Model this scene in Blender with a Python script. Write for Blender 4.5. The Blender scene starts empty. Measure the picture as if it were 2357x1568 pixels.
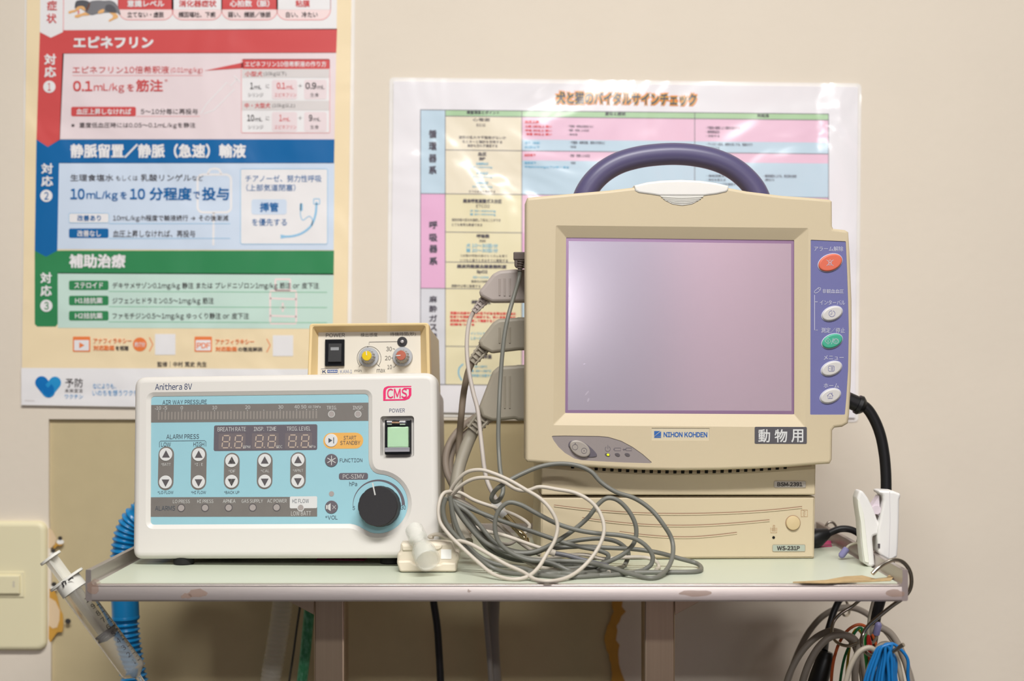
import bpy, bmesh, math, random
from mathutils import Vector, Matrix, noise
from mathutils.geometry import tessellate_polygon
random.seed(7)
SC = bpy.context.scene
COL = SC.collection
R = math.radians

# ------------------------------------------------------------------ camera
ZC = 1.20                 # camera height
FPX = 3200.0              # focal length in pixels of the 2357 px frame
CX, CY = 1190.0, 820.0    # where the horizontal view axis meets the frame
cam = bpy.data.cameras.new('camera')
cam.sensor_width = 36.0
cam.lens = FPX / 2357 * 36.0
cam.shift_x = -(CX - 2357 / 2) / 2357
cam.shift_y = (CY - 1568 / 2) / 2357
cam.clip_start = 0.05
cam.dof.use_dof = True
cam.dof.focus_distance = 1.355
cam.dof.aperture_fstop = 4.2
camo = bpy.data.objects.new('camera', cam)
camo.location = (0, 0, ZC)
camo.rotation_euler = (R(90), 0, 0)
COL.objects.link(camo)
SC.camera = camo

# ------------------------------------------------------------------ colour management, world, lamps
SC.view_settings.view_transform = 'Standard'
SC.view_settings.look = 'None'
SC.view_settings.gamma = 1.0
SC.view_settings.use_curve_mapping = False
SC.view_settings.exposure = -0.12
wd = bpy.data.worlds.new('world')
SC.world = wd
wd.use_nodes = True
wd.node_tree.nodes['Background'].inputs[0].default_value = (1, 0.97, 0.93, 1)
wd.node_tree.nodes['Background'].inputs[1].default_value = 0.25

def lamp(name, loc, rot, sx, sy, power, col=(1, 0.96, 0.9)):
    l = bpy.data.lights.new(name, 'AREA')
    l.shape = 'RECTANGLE'; l.size = sx; l.size_y = sy
    l.energy = power; l.color = col
    o = bpy.data.objects.new(name, l)
    o.location = loc; o.rotation_euler = rot
    COL.objects.link(o)
    return o
lamp('ceiling_lamp_far', (0.45, -3.3, 2.70), (0, 0, 0), 1.25, 0.30, 120, (1, 0.99, 0.975))
lamp('ceiling_lamp_near', (0.10, 0.05, 2.70), (0, 0, 0), 1.25, 0.30, 76, (1, 0.99, 0.975))
lamp('screen_highlight_lamp', (0.53, -3.92, 1.53), (R(90), 0, 0), 0.15, 0.28, 2.4, (1, 0.98, 0.97))  # unseen lamp added behind the camera to make the highlight on the monitor screen

# ------------------------------------------------------------------ helpers
def lin(c):
    return tuple(((x / 255) / 12.92 if x / 255 <= 0.04045 else ((x / 255 + 0.055) / 1.055) ** 2.4) for x in c)

MATS = {}
def M(name, col=None, rough=0.5, metal=0.0, spec=0.5, coat=0.0, var=0.0, vscale=30.0, bump=0.0, bscale=200.0,
      trans=0.0, ior=1.45, alpha=1.0, emit=0.0, wave=0.0, stretch=None, sss=0.0, col2=None, coatr=0.08):
    """procedural Principled material, cached by name; col is an sRGB triple"""
    if name in MATS:
        return MATS[name]
    m = bpy.data.materials.new(name)
    m.use_nodes = True
    nt = m.node_tree
    b = nt.nodes['Principled BSDF']
    c = lin(col)
    b.inputs['Base Color'].default_value = (*c, 1)
    b.inputs['Roughness'].default_value = rough
    b.inputs['Metallic'].default_value = metal
    b.inputs['Specular IOR Level'].default_value = spec
    b.inputs['Coat Weight'].default_value = coat
    b.inputs['Coat Roughness'].default_value = coatr
    b.inputs['Transmission Weight'].default_value = trans
    b.inputs['IOR'].default_value = ior
    b.inputs['Alpha'].default_value = alpha
    if sss:
        b.inputs['Subsurface Weight'].default_value = sss
        b.inputs['Subsurface Radius'].default_value = (0.004, 0.004, 0.003)
        b.inputs['Subsurface Scale'].default_value = 1.0
    if emit:
        b.inputs['Emission Color'].default_value = (*c, 1)
        b.inputs['Emission Strength'].default_value = emit
    tc = None
    def coord(st=None):
        nonlocal tc
        if tc is None:
            tc = nt.nodes.new('ShaderNodeTexCoord')
        if st:
            mp = nt.nodes.new('ShaderNodeMapping')
            mp.inputs['Scale'].default_value = st
            nt.links.new(tc.outputs['Object'], mp.inputs['Vector'])
            return mp.outputs['Vector']
        return tc.outputs['Object']
    if var or col2:
        n = nt.nodes.new('ShaderNodeTexNoise')
        n.inputs['Scale'].default_value = vscale
        n.inputs['Detail'].default_value = 5
        nt.links.new(coord(stretch), n.inputs['Vector'])
        mx = nt.nodes.new('ShaderNodeMix'); mx.data_type = 'RGBA'
        if col2:
            rp = nt.nodes.new('ShaderNodeValToRGB')
            rp.color_ramp.elements[0].position = 0.45
            rp.color_ramp.elements[1].position = 0.70
            nt.links.new(n.outputs[0], rp.inputs[0])
            fac = rp.outputs[0]
            mx.inputs['A'].default_value = (*c, 1)
            mx.inputs['B'].default_value = (*lin(col2), 1)
        else:
            fac = n.outputs[0]
            mx.inputs['A'].default_value = (*[x * (1 - var) for x in c], 1)
            mx.inputs['B'].default_value = (*[min(1, x * (1 + var)) for x in c], 1)
        nt.links.new(fac, mx.inputs['Factor'])
        nt.links.new(mx.outputs['Result'], b.inputs['Base Color'])
    nrm = None
    if bump:
        n = nt.nodes.new('ShaderNodeTexNoise')
        n.inputs['Scale'].default_value = bscale
        n.inputs['Detail'].default_value = 3
        nt.links.new(coord(stretch), n.inputs['Vector'])
        bp = nt.nodes.new('ShaderNodeBump')
        bp.inputs['Strength'].default_value = bump
        bp.inputs['Distance'].default_value = 0.001
        nt.links.new(n.outputs[0], bp.inputs['Height'])
        nrm = bp.outputs[0]
        nt.links.new(nrm, b.inputs['Normal'])
    if wave:      # large soft buckles of plastic film
        n = nt.nodes.new('ShaderNodeTexNoise')
        n.inputs['Scale'].default_value = 6
        n.inputs['Detail'].default_value = 2.6
        n.inputs['Distortion'].default_value = 0.6
        nt.links.new(coord(), n.inputs['Vector'])
        bp = nt.nodes.new('ShaderNodeBump')
        bp.inputs['Strength'].default_value = 1.0
        bp.inputs['Distance'].default_value = wave
        nt.links.new(n.outputs[0], bp.inputs['Height'])
        nt.links.new(bp.outputs[0], b.inputs['Coat Normal'])
        nt.links.new(bp.outputs[0], b.inputs['Normal'])
    MATS[name] = m
    return m

def ray(px, py, Y):
    return Vector(((px - CX) / FPX * Y, Y, ZC - (py - CY) / FPX * Y))

class Frame:
    """an upright face of a thing: local x right, y away from the viewer, z up; w counts towards the viewer"""
    def __init__(s, px, py, Y, yaw=0, pitch=0, roll=0, o=None):
        s.o = o if o is not None else ray(px, py, Y)
        s.rot = Matrix.Rotation(R(yaw), 3, 'Z') @ Matrix.Rotation(-R(pitch), 3, 'X') @ Matrix.Rotation(-R(roll), 3, 'Y')
        s.U = s.rot @ Vector((1, 0, 0)); s.D = s.rot @ Vector((0, 1, 0)); s.V = s.rot @ Vector((0, 0, 1))
        s.mat = Matrix.Translation(s.o) @ s.rot.to_4x4()
    def uv(s, px, py, w=0):
        d = ray(px, py, 1.0) - Vector((0, 0, ZC))
        c = Vector((0, 0, ZC))
        p0 = s.o - s.D * w
        t = (p0 - c).dot(s.D) / d.dot(s.D)
        q = c + d * t - s.o
        return (q.dot(s.U), q.dot(s.V))
    def pts(s, L, w=0):
        return [s.uv(x, y, w) for x, y in L]
    def scale(s, px, py, w=0):
        a = s.uv(px - 5, py, w); b = s.uv(px + 5, py, w)
        return math.hypot(b[0] - a[0], b[1] - a[1]) / 10
    def rect(s, x0, y0, x1, y1, w=0):
        cx, cy = (x0 + x1) / 2, (y0 + y1) / 2
        u, v = s.uv(cx, cy, w); k = s.scale(cx, cy, w)
        hx, hy = abs(x1 - x0) / 2 * k, abs(y1 - y0) / 2 * k
        return (u - hx, v - hy, u + hx, v + hy)

def area2(p):
    return sum(p[i][0] * p[(i + 1) % len(p)][1] - p[(i + 1) % len(p)][0] * p[i][1] for i in range(len(p)))
def ccw(p):
    p = [tuple(q) for q in p]
    return p if area2(p) > 0 else p[::-1]
def inset(p, d):
    """offset an outline inwards; edges that would turn over are collapsed to a mitred corner"""
    n = len(p); out = []; nrm = []
    for i in range(n):
        e = Vector(p[(i + 1) % n]) - Vector(p[i])
        e = e.normalized() if e.length > 1e-9 else Vector((0, 0))
        nrm.append(Vector((-e.y, e.x)))
    for i in range(n):
        n1, n2 = nrm[i - 1], nrm[i]; b = Vector(p[i])
        t = n1 + n2
        if t.length < 1e-6:
            t = n1.copy()
        t.normalize()
        k = d / max(0.35, t.dot(n1) if n1.length > .5 else 1.0)
        out.append(b + t * k)
    for _ in range(3):
        bad = []
        for i in range(n):
            e0 = Vector(p[(i + 1) % n]) - Vector(p[i]); e1 = out[(i + 1) % n] - out[i]
            bad.append(e0.length > 1e-9 and e0.dot(e1) < -1e-14)
        if not any(bad) or all(bad):
            break
        st = next(i for i in range(n) if not bad[i])
        i = 0
        while i < n:
            k = (st + i) % n
            if not bad[k]:
                i += 1; continue
            j = i
            while bad[(st + j + 1) % n]:
                j += 1
            ea, eb = (k - 1) % n, (st + j + 1) % n
            A = Vector(p[ea]) + nrm[ea] * d; B = Vector(p[eb]) + nrm[eb] * d
            da = Vector((nrm[ea].y, -nrm[ea].x)); db = Vector((nrm[eb].y, -nrm[eb].x))
            den = da.x * db.y - da.y * db.x
            mid = sum((out[(st + q) % n] for q in range(i, j + 2)), Vector((0, 0))) / (j + 2 - i)
            if abs(den) > .05:
                w = B - A; x = A + da * ((w.x * db.y - w.y * db.x) / den)
                if (x - mid).length < 6 * abs(d):
                    mid = x
            for q in range(i, j + 2):
                out[(st + q) % n] = mid.copy()
            i = j + 1
    return [tuple(q) for q in out]
def rrect(x0, y0, x1, y1, r=0.0, n=5):
    if r <= 0:
        return [(x0, y0), (x1, y0), (x1, y1), (x0, y1)]
    r = min(r, (x1 - x0) / 2 - 1e-6, (y1 - y0) / 2 - 1e-6)
    P = []
    for cx, cy, a0 in ((x1 - r, y0 + r, -90), (x1 - r, y1 - r, 0), (x0 + r, y1 - r, 90), (x0 + r, y0 + r, 180)):
        for i in range(n + 1):
            a = R(a0 + 90 * i / n)
            P.append((cx + r * math.cos(a), cy + r * math.sin(a)))
    return P
def ellipse(cx, cy, a, b, rot=0, n=28):
    c, s = math.cos(R(rot)), math.sin(R(rot))
    return [(cx + a * math.cos(t) * c - b * math.sin(t) * s, cy + a * math.cos(t) * s + b * math.sin(t) * c)
            for t in [2 * math.pi * i / n for i in range(n)]]
def arc(cx, cy, r, a0, a1, n=24):
    return [(cx + r * math.cos(R(a0 + (a1 - a0) * i / n)), cy + r * math.sin(R(a0 + (a1 - a0) * i / n))) for i in range(n + 1)]
def round_poly(p, r, n=4):
    """round every corner of a polygon by radius r (number or list)"""
    out = []; N = len(p)
    for i in range(N):
        ri = r[i] if isinstance(r, (list, tuple)) else r
        a = Vector(p[i - 1]); b = Vector(p[i]); c = Vector(p[(i + 1) % N])
        d1 = (a - b); d2 = (c - b)
        t = min(ri, d1.length * 0.48, d2.length * 0.48)
        if t < 1e-7:
            out.append(tuple(b)); continue
        p1 = b + d1.normalized() * t; p2 = b + d2.normalized() * t
        for k in range(n + 1):
            q = k / n
            out.append(tuple(p1 * (1 - q) ** 2 + b * 2 * q * (1 - q) + p2 * q * q))
    return out
def spline(P, n=8, closed=False):
    P = [Vector(p) for p in P]
    out = []; N = len(P)
    rng = range(N) if closed else range(N - 1)
    for i in rng:
        p1, p2 = P[i], P[(i + 1) % N]
        p0 = P[i - 1] if (closed or i > 0) else p1 * 2 - p2
        p3 = P[(i + 2) % N] if (closed or i + 2 < N) else p2 * 2 - p1
        # centripetal Catmull-Rom
        def tj(t, a, b): return t + max(1e-6, (b - a).length) ** 0.5
        t0 = 0; t1 = tj(t0, p0, p1); t2 = tj(t1, p1, p2); t3 = tj(t2, p2, p3)
        for k in range(n):
            t = t1 + (t2 - t1) * k / n
            A1 = p0 * ((t1 - t) / (t1 - t0)) + p1 * ((t - t0) / (t1 - t0))
            A2 = p1 * ((t2 - t) / (t2 - t1)) + p2 * ((t - t1) / (t2 - t1))
            A3 = p2 * ((t3 - t) / (t3 - t2)) + p3 * ((t - t2) / (t3 - t2))
            B1 = A1 * ((t2 - t) / (t2 - t0)) + A2 * ((t - t0) / (t2 - t0))
            B2 = A2 * ((t3 - t) / (t3 - t1)) + A3 * ((t - t1) / (t3 - t1))
            out.append(B1 * ((t2 - t) / (t2 - t1)) + B2 * ((t - t1) / (t2 - t1)))
    if not closed:
        out.append(P[-1])
    return out

# text outlines from Blender's own built-in font
_tc = bpy.data.curves.new('lettering', 'FONT'); _to = bpy.data.objects.new('lettering', _tc)
COL.objects.link(_to); _tc.resolution_u = 3
CH = {}
def char(c):
    """one letter's outline, x0 and x1 of its ink; Latin letters and digits in the full-width cut"""
    if c not in CH:
        _tc.body = chr(ord(c) + 0xFEE0) if c.isascii() and c.isalnum() else c
        bpy.context.view_layer.update()
        ev = _to.evaluated_get(bpy.context.evaluated_depsgraph_get())
        me = ev.to_mesh()
        vs = [(v.co.x, v.co.y) for v in me.vertices]; fs = [tuple(p.vertices) for p in me.polygons]
        ev.to_mesh_clear()
        CH[c] = (vs, fs, min([v[0] for v in vs] or [0]), max([v[0] for v in vs] or [0]))
    return CH[c]
TXT = {}
def glyphs(s):
    if s not in TXT:
        V_, F_ = [], []; x = 0.0
        for c in s:
            if c in ' \u3000':
                x += .30 if c == ' ' else .8; continue
            vs, fs, a, b = char(c); o = len(V_)
            lat = ord(c) < 0x2000
            dx = x + (.045 - a if lat else 0)
            V_ += [(p[0] + dx, p[1]) for p in vs]; F_ += [tuple(i + o for i in f) for f in fs]
            x += (b - a + .10) if lat else 1.0
        x0 = min(v[0] for v in V_); x1 = max(v[0] for v in V_); y0 = min(v[1] for v in V_); y1 = max(v[1] for v in V_)
        w, h = max(1e-6, x1 - x0), max(1e-6, y1 - y0)
        TXT[s] = ([((v[0] - (x0 + x1) / 2) / w, (v[1] - (y0 + y1) / 2) / h) for v in V_], F_, w, h)
    return TXT[s]

class MB:
    def __init__(s):
        s.v = []; s.f = []; s.mi = []; s.mats = []
    def m(s, mat):
        if mat not in s.mats:
            s.mats.append(mat)
        return s.mats.index(mat)
    def add(s, vs, fs, mat):
        o = len(s.v); k = s.m(mat)
        s.v += [tuple(v) for v in vs]
        for f in fs:
            s.f.append(tuple(i + o for i in f)); s.mi.append(k)
    # --- flat printing on a face
    def flat(s, poly, w, mat):
        p = ccw(poly)
        s.add([(x, -w, z) for x, z in p], [tuple(range(len(p)))], mat)
    def strip(s, line, wd, w, mat, closed=False):
        """a drawn line of width wd (number or list)"""
        L = [Vector(p) for p in line]; n = len(L); vs = []
        for i in range(n):
            a = L[i - 1] if (i > 0 or closed) else L[i]
            b = L[(i + 1) % n] if (i < n - 1 or closed) else L[i]
            d = (b - a).normalized() if (b - a).length > 1e-9 else Vector((1, 0))
            h = (wd[i] if isinstance(wd, list) else wd) / 2
            nn = Vector((-d.y, d.x)) * h
            vs += [(L[i].x + nn.x, -w, L[i].y + nn.y), (L[i].x - nn.x, -w, L[i].y - nn.y)]
        fs = [(2 * i, 2 * i + 1, 2 * i + 3, 2 * i + 2) for i in range(n - 1)]
        if closed:
            fs.append((2 * n - 2, 2 * n - 1, 1, 0))
        s.add(vs, fs, mat)
    def text(s, fr, t, x0, y0, x1, y1, mat, w, bold=0.0, rot=0.0):
        g, fs, gw, gh = glyphs(t)
        u0, v0, u1, v1 = fr.rect(x0, y0, x1, y1, w)
        cu, cv = (u0 + u1) / 2, (v0 + v1) / 2; W, H = u1 - u0, v1 - v0
        bx, by = bold * W / gw * 1.25, bold * H / gh * 1.25      # heavier strokes: the letter struck again, slightly shifted
        W -= 2 * bx; H -= 2 * by
        for i, (ox, oy) in enumerate(((0, 0),) if bold < .003 else (((-1, -.6), (1, .6)) if bold < .009 else ((-1, -1), (1, -1), (-1, 1), (1, 1)))):
            s.add([(cu + gx * W + ox * bx, -w - i * 2.5e-5, cv + gy * H + oy * by) for gx, gy in g], fs, mat)
    # --- solids
    def rings(s, rings, mat, cap0=True, cap1=True, closed=True):
        n = len(rings[0]); vs = [p for r in rings for p in r]; fs = []
        for k in range(len(rings) - 1):
            for i in range(n if closed else n - 1):
                j = (i + 1) % n
                fs.append((k * n + i, k * n + j, (k + 1) * n + j, (k + 1) * n + i))
        if cap0: fs.append(tuple(range(n - 1, -1, -1)))
        if cap1: fs.append(tuple((len(rings) - 1) * n + i for i in range(n)))
        s.add(vs, fs, mat)
    def prism(s, poly, w0, w1, mat, bev=0.0, bevb=0.0, n=3, cap=True):
        """outline pushed from depth w0 to the front w1, front edge rounded by bev and rear edge by bevb"""
        p = ccw(poly); st = []
        if bevb:
            st += [(w0 + bevb * (1 - math.cos(t)), bevb * (1 - math.sin(t))) for t in [math.pi / 2 * i / n for i in range(n)]]
        st.append((w0 + bevb, 0))
        st.append((w1 - bev, 0))
        if bev:
            st += [(w1 - bev + bev * math.sin(t), bev * (1 - math.cos(t))) for t in [math.pi / 2 * i / n for i in range(1, n + 1)]]
        rg = []
        for w, d in st:
            q = inset(p, d) if d else p
            rg.append([(x, -w, z) for x, z in q])
        s.rings(rg, mat, cap1=False)
        if cap:
            q = rg[-1]; vv = [Vector((a[0], a[2], 0)) for a in q]
            s.add(q, [tuple(t) for t in tessellate_polygon([vv])], mat)
        return inset(p, bev) if bev else p
    def holed(s, outer, holes, w, mat):
        """flat face with holes"""
        polys = [ccw(outer)] + [ccw(h) for h in holes]
        allv = [q for p in polys for q in p]
        tri = tessellate_polygon([[Vector((x, z, 0)) for x, z in p] for p in polys])
        s.add([(x, -w, z) for x, z in allv], [tuple(t) for t in tri], mat)
    def wall(s, pa, wa, pb, wb, mat):
        """sloping wall between two outlines with the same number of points"""
        n = len(pa)
        vs = [(x, -wa, z) for x, z in pa] + [(x, -wb, z) for x, z in pb]
        s.add(vs, [(i, (i + 1) % n, n + (i + 1) % n, n + i) for i in range(n)], mat)
    def box(s, c, d, mat, bev=0.0):
        x, y, z = c; a, b, h = d[0] / 2, d[1] / 2, d[2] / 2
        k = min(bev, a * .9, b * .9, h * .9)
        rr = rrect(x - a, z - h, x + a, z + h, k, 3) if k else rrect(x - a, z - h, x + a, z + h)
        s.prism(rr, -(y + b), -(y - b), mat, bev=k, bevb=k)
    def tube(s, pts, r, mat, seg=12, caps=True, closed=False):
        pts = [Vector(p) for p in pts]; n = len(pts); rg = []
        up = None
        for i in range(n):
            a = pts[i - 1] if (i > 0 or closed) else pts[i]
            b = pts[(i + 1) % n] if (i < n - 1 or closed) else pts[i]
            t = (b - a)
            t = t.normalized() if t.length > 1e-9 else Vector((0, 0, 1))
            if up is None:
                up = t.orthogonal().normalized()
            up = (up - t * up.dot(t))
            up = up.normalized() if up.length > 1e-6 else t.orthogonal().normalized()
            sd = t.cross(up)
            rr = r[i] if isinstance(r, (list, tuple)) else r
            rg.append([pts[i] + (up * math.cos(2 * math.pi * k / seg) + sd * math.sin(2 * math.pi * k / seg)) * rr for k in range(seg)])
        if closed:
            rg.append(rg[0])
        s.rings(rg, mat, cap0=caps and not closed, cap1=caps and not closed)
    def lathe(s, prof, o, ax, mat, seg=32, cap0=True, cap1=True, flute=None):
        """prof: list of (radius, height along ax)"""
        ax = Vector(ax).normalized(); o = Vector(o)
        e1 = ax.orthogonal().normalized(); e2 = ax.cross(e1)
        rg = []
        for r, h in prof:
            ring = []
            for k in range(seg):
                t = 2 * math.pi * k / seg
                rr = r * (1 + (flute(k) if flute and r > 0 else 0))
                ring.append(o + ax * h + (e1 * math.cos(t) + e2 * math.sin(t)) * rr)
            rg.append(ring)
        s.rings(rg, mat, cap0=cap0, cap1=cap1)

ROOT = {}
def prop(o, label=None, cat=None, group=None, kind=None):
    if label: o['label'] = label
    if cat: o['category'] = cat
    if group: o['group'] = group
    if kind: o['kind'] = kind
    return o
def thing(name, mat, label, cat, group=None):
    """an Empty at the thing's base; mat is its placement"""
    o = bpy.data.objects.new(name, None)
    o.empty_display_size = 0.02
    COL.objects.link(o)
    o.matrix_world = mat
    ROOT[o.name] = mat.copy()
    return prop(o, label, cat, group)
def part(name, mb, parent=None, world=False, sharp=38, label=None, smooth=True):
    """one mesh object; world=True means the shape was drawn in room coordinates"""
    vs = mb.v
    if world and parent is not None:
        top = parent
        while top.parent is not None:
            top = top.parent
        inv = ROOT[top.name].inverted()
        vs = [tuple(inv @ Vector(v)) for v in vs]
    me = bpy.data.meshes.new(name)
    me.from_pydata(vs, [], mb.f)
    for m in mb.mats:
        me.materials.append(m)
    me.polygons.foreach_set('material_index', mb.mi)
    me.update()
    bm = bmesh.new(); bm.from_mesh(me)
    bmesh.ops.recalc_face_normals(bm, faces=[f for f in bm.faces if len(f.link_loops if hasattr(f, 'link_loops') else f.loops) > 0 and not all(e.is_boundary for e in f.edges)])
    bm.to_mesh(me); bm.free()
    if smooth:
        me.polygons.foreach_set('use_smooth', [True] * len(me.polygons))
        me.set_sharp_from_angle(angle=R(sharp))
    o = bpy.data.objects.new(name, me)
    COL.objects.link(o)
    if parent is not None:
        o.parent = parent
    if label:
        o['label'] = label
    return o
def struct(name, mb, **k):
    o = part(name, mb, **k); o['kind'] = 'structure'
    return o
def at(v):
    return Matrix.Translation(Vector(v))

# ------------------------------------------------------------------ room shell
YW = 1.70        # the wall with the posters
m_paper = M('wallpaper', (226, 215, 198), rough=0.75, var=0.035, vscale=9, bump=0.25, bscale=90)
m_board = M('bare_plasterboard', (196, 180, 141), rough=0.9, var=0.05, vscale=40, bump=0.1, bscale=300)
m_white = M('ceiling_paint', (236, 233, 226), rough=0.9)
m_floor = M('floor_vinyl', (62, 56, 50), rough=0.5, var=0.06, vscale=6)
m_glue = M('old_yellow_glue', (200, 150, 62), rough=0.8, var=0.12, vscale=60)
m_torn = M('torn_paper', (222, 196, 160), rough=0.9)
m_hole = M('screw_hole', (60, 56, 52), rough=0.9)
m_putty = M('filler_dab', (238, 236, 228), rough=0.8)

mb = MB()
mb.box((0, YW + 0.055, 1.38), (5.6, 0.10, 2.76), m_board)
wall = struct('wall_back', mb)
W = Frame(CX, CY, YW)          # wallpaper sheets, 1.2 mm thick, around the bare board
mb = MB()
def wp(x0, y0, x1, y1):
    a = W.uv(x0, y0); b = W.uv(x1, y1)
    return [(a[0], a[1]), (b[0], a[1]), (b[0], b[1]), (a[0], b[1])]
rnd = random.Random(3)
edge = []
yy = 968
while yy < 3000:
    edge.append((1416 + 10 * math.sin(yy / 41) + rnd.uniform(-3, 4), yy)); yy += 11
outer = W.pts([(-4000, -1380), (5600, -1380), (5600, 3060)] + [(1418, 3060)] + edge[::-1] + [(112, 965), (112, 1190), (118, 1300), (112, 3060), (-4000, 3060)])
mb.prism(outer, -0.005, 0.0, m_paper)
struct('trim_1', mb).matrix_world = W.mat
mb = MB()
gl = [(x - 12 + 3 * math.sin(y / 17), y) for x, y in edge]
k = [(x + 9 + rnd.uniform(0, 4) + 9 * max(0, math.sin(y / 13)) ** 3, y) for x, y in edge]
mb.flat(W.pts(gl + k[::-1]), 0.0006, m_glue)
mb.flat(W.pts([(112, 1215), (121, 1222), (130, 1240), (127, 1252), (118, 1262), (112, 1262)]), 0.0003, m_torn)
mb.flat(W.pts([(131, 1246), (144, 1241), (147, 1250), (141, 1257), (133, 1256), (126, 1263), (122, 1260)]), 0.0005, m_glue)
mb.flat(W.pts([(114, 1355), (124, 1358), (132, 1372), (138, 1400), (145, 1415), (146, 1440), (144, 1455), (132, 1456), (122, 1470), (116, 1480), (112, 1470)]), 0.0003, m_glue)
mb.flat(W.pts([(113, 1375), (128, 1384), (138, 1405), (137, 1428), (132, 1444), (122, 1447), (113, 1440)]), 0.0006, m_torn)
for hx, hy, r in ((139, 1239, 6), (123, 1268, 6), (125, 1345, 7), (157, 1430, 8)):
    u, v = W.uv(hx, hy)
    if hy < 1400:
        mb.flat(ellipse(u, v - 0.0045, 0.0045, 0.003), 0.0007, m_putty)
    mb.flat(ellipse(u, v, r * 0.00045, r * 0.0004), 0.001, m_hole)
struct('wall_marks', mb, parent=wall).matrix_local = W.mat
mb = MB(); mb.box((0, -1.15, -0.05), (5.6, 6.0, 0.1), m_floor); struct('floor', mb)
mb = MB(); mb.box((0, -1.15, 2.80), (5.6, 6.0, 0.1), m_white); struct('ceiling', mb)
mb = MB(); mb.box((-2.2, -1.15, 1.38), (0.1, 6.0, 2.76), M('side_paint', (110, 104, 97), rough=0.9)); struct('wall_left', mb)
mb = MB(); mb.box((2.5, -1.15, 1.38), (0.1, 6.0, 2.76), M('side_paint', (110, 104, 97))); struct('wall_right', mb)
mb = MB()
mb.box((-0.62, -4.05, 1.38), (3.6, 0.1, 2.76), M('screen_reflection_blue_grey', (122, 126, 142), rough=0.9))  # unseen wall half, blue-grey invented for its reflection in the monitor screen
mb.box((1.86, -4.05, 1.38), (1.36, 0.1, 2.76), M('screen_reflection_pink', (236, 196, 206), rough=0.9))  # pink invented likewise, to tint the other side of the screen by reflection
struct('wall_front', mb)

# ------------------------------------------------------------------ posters
def ink(name, col, **k):
    return M('print_' + name, col, rough=0.42, spec=0.3, coat=0.7, coatr=0.13, wave=0.010, **k)
k_white = ink('white', (240, 238, 238)); k_red = ink('red', (214, 84, 84)); k_pink = ink('pink', (238, 222, 224))
k_blue = ink('blue', (12, 104, 168)); k_pblue = ink('pale_blue', (212, 226, 243)); k_green = ink('green', (52, 138, 86))
k_mint = ink('mint', (203, 229, 217)); k_cream = ink('cream', (246, 226, 186), var=0.03, vscale=5); k_dark = ink('charcoal', (70, 64, 66))
k_orange = ink('orange', (244, 134, 74)); k_pinkw = ink('blush', (248, 224, 222)); k_lgrey = ink('light_grey', (222, 216, 214))
k_rose = ink('rose', (236, 150, 150)); k_sky = ink('sky', (150, 200, 232)); k_azure = ink('azure', (40, 150, 210)); k_navy = ink('deep_azure', (10, 116, 190))
k_dogg = ink('dog_grey', (128, 128, 132)); k_dogd = ink('dog_dark', (92, 92, 97)); k_tan = ink('dog_tan', (238, 184, 122)); k_brown = ink('dog_collar', (110, 80, 70))
P1 = Frame(430, 450, YW - 0.004)
t1 = thing('wall_poster', P1.mat, 'cream-bordered veterinary emergency poster with red, blue and green sections on the wall', 'poster')
st = [0.0]
def sheet_mb(): return MB()
base = MB()
def quad(mb, L, w, m): mb.flat(P1.pts(L), w, m)
def rr(mb, x0, y0, x1, y1, r, w, m, F=None):
    F = F or P1
    u0, v0, u1, v1 = F.rect(x0, y0, x1, y1); k = F.scale(x0, y0)
    mb.flat(rrect(u0, v0, u1, v1, r * k, 5), w, m)
def rro(mb, x0, y0, x1, y1, r, lw, w, m, F=None):
    F = F or P1
    u0, v0, u1, v1 = F.rect(x0, y0, x1, y1); k = F.scale(x0, y0)
    mb.strip(rrect(u0, v0, u1, v1, r * k, 5), lw * k, w, m, closed=True)
def ln(mb, L, lw, w, m, F=None, sm=0):
    F = F or P1
    p = F.pts(L)
    if sm: p = [(q.x, q.y) for q in spline([(a, b, 0) for a, b in p], sm)]
    k = F.scale(*L[0])
    mb.strip(p, [x * k for x in lw] if isinstance(lw, list) else lw * k, w, m)
def circ(mb, x, y, r, w, m, F=None):
    F = F or P1
    u, v = F.uv(x, y); k = F.scale(x, y)
    mb.flat(ellipse(u, v, r * k, r * k), w, m)
A, B, C_, D_ = 0.0002, 0.0004, 0.0006, 0.0008
def X(x, y): return x - 0.019 * (y - 330) * 0.9     # the print leans slightly
T = lambda mb, s, x0, y0, x1, y1, m, b=0.0, w=D_: mb.text(P1, s, x0, y0, x1, y1, m, w, b)
base.prism(P1.pts([(66, -300), (812, -300), (797, 945), (49, 933)]), -0.003, 0.0, k_cream)
quad(base, [(49, 847), (798, 850), (797, 944.5), (49.5, 932.5)], A, k_white)
sheet = part('poster_sheet', base, t1)
# clear film margin
mb = MB()
mb.prism(P1.pts([(58, -300), (820, -300), (806, 948), (46, 936)]), -0.0036, -0.003, M('laminate_film', (240, 236, 230), rough=0.12, coat=0.6, wave=0.013))
part('laminate_edge', mb, t1)
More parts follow.
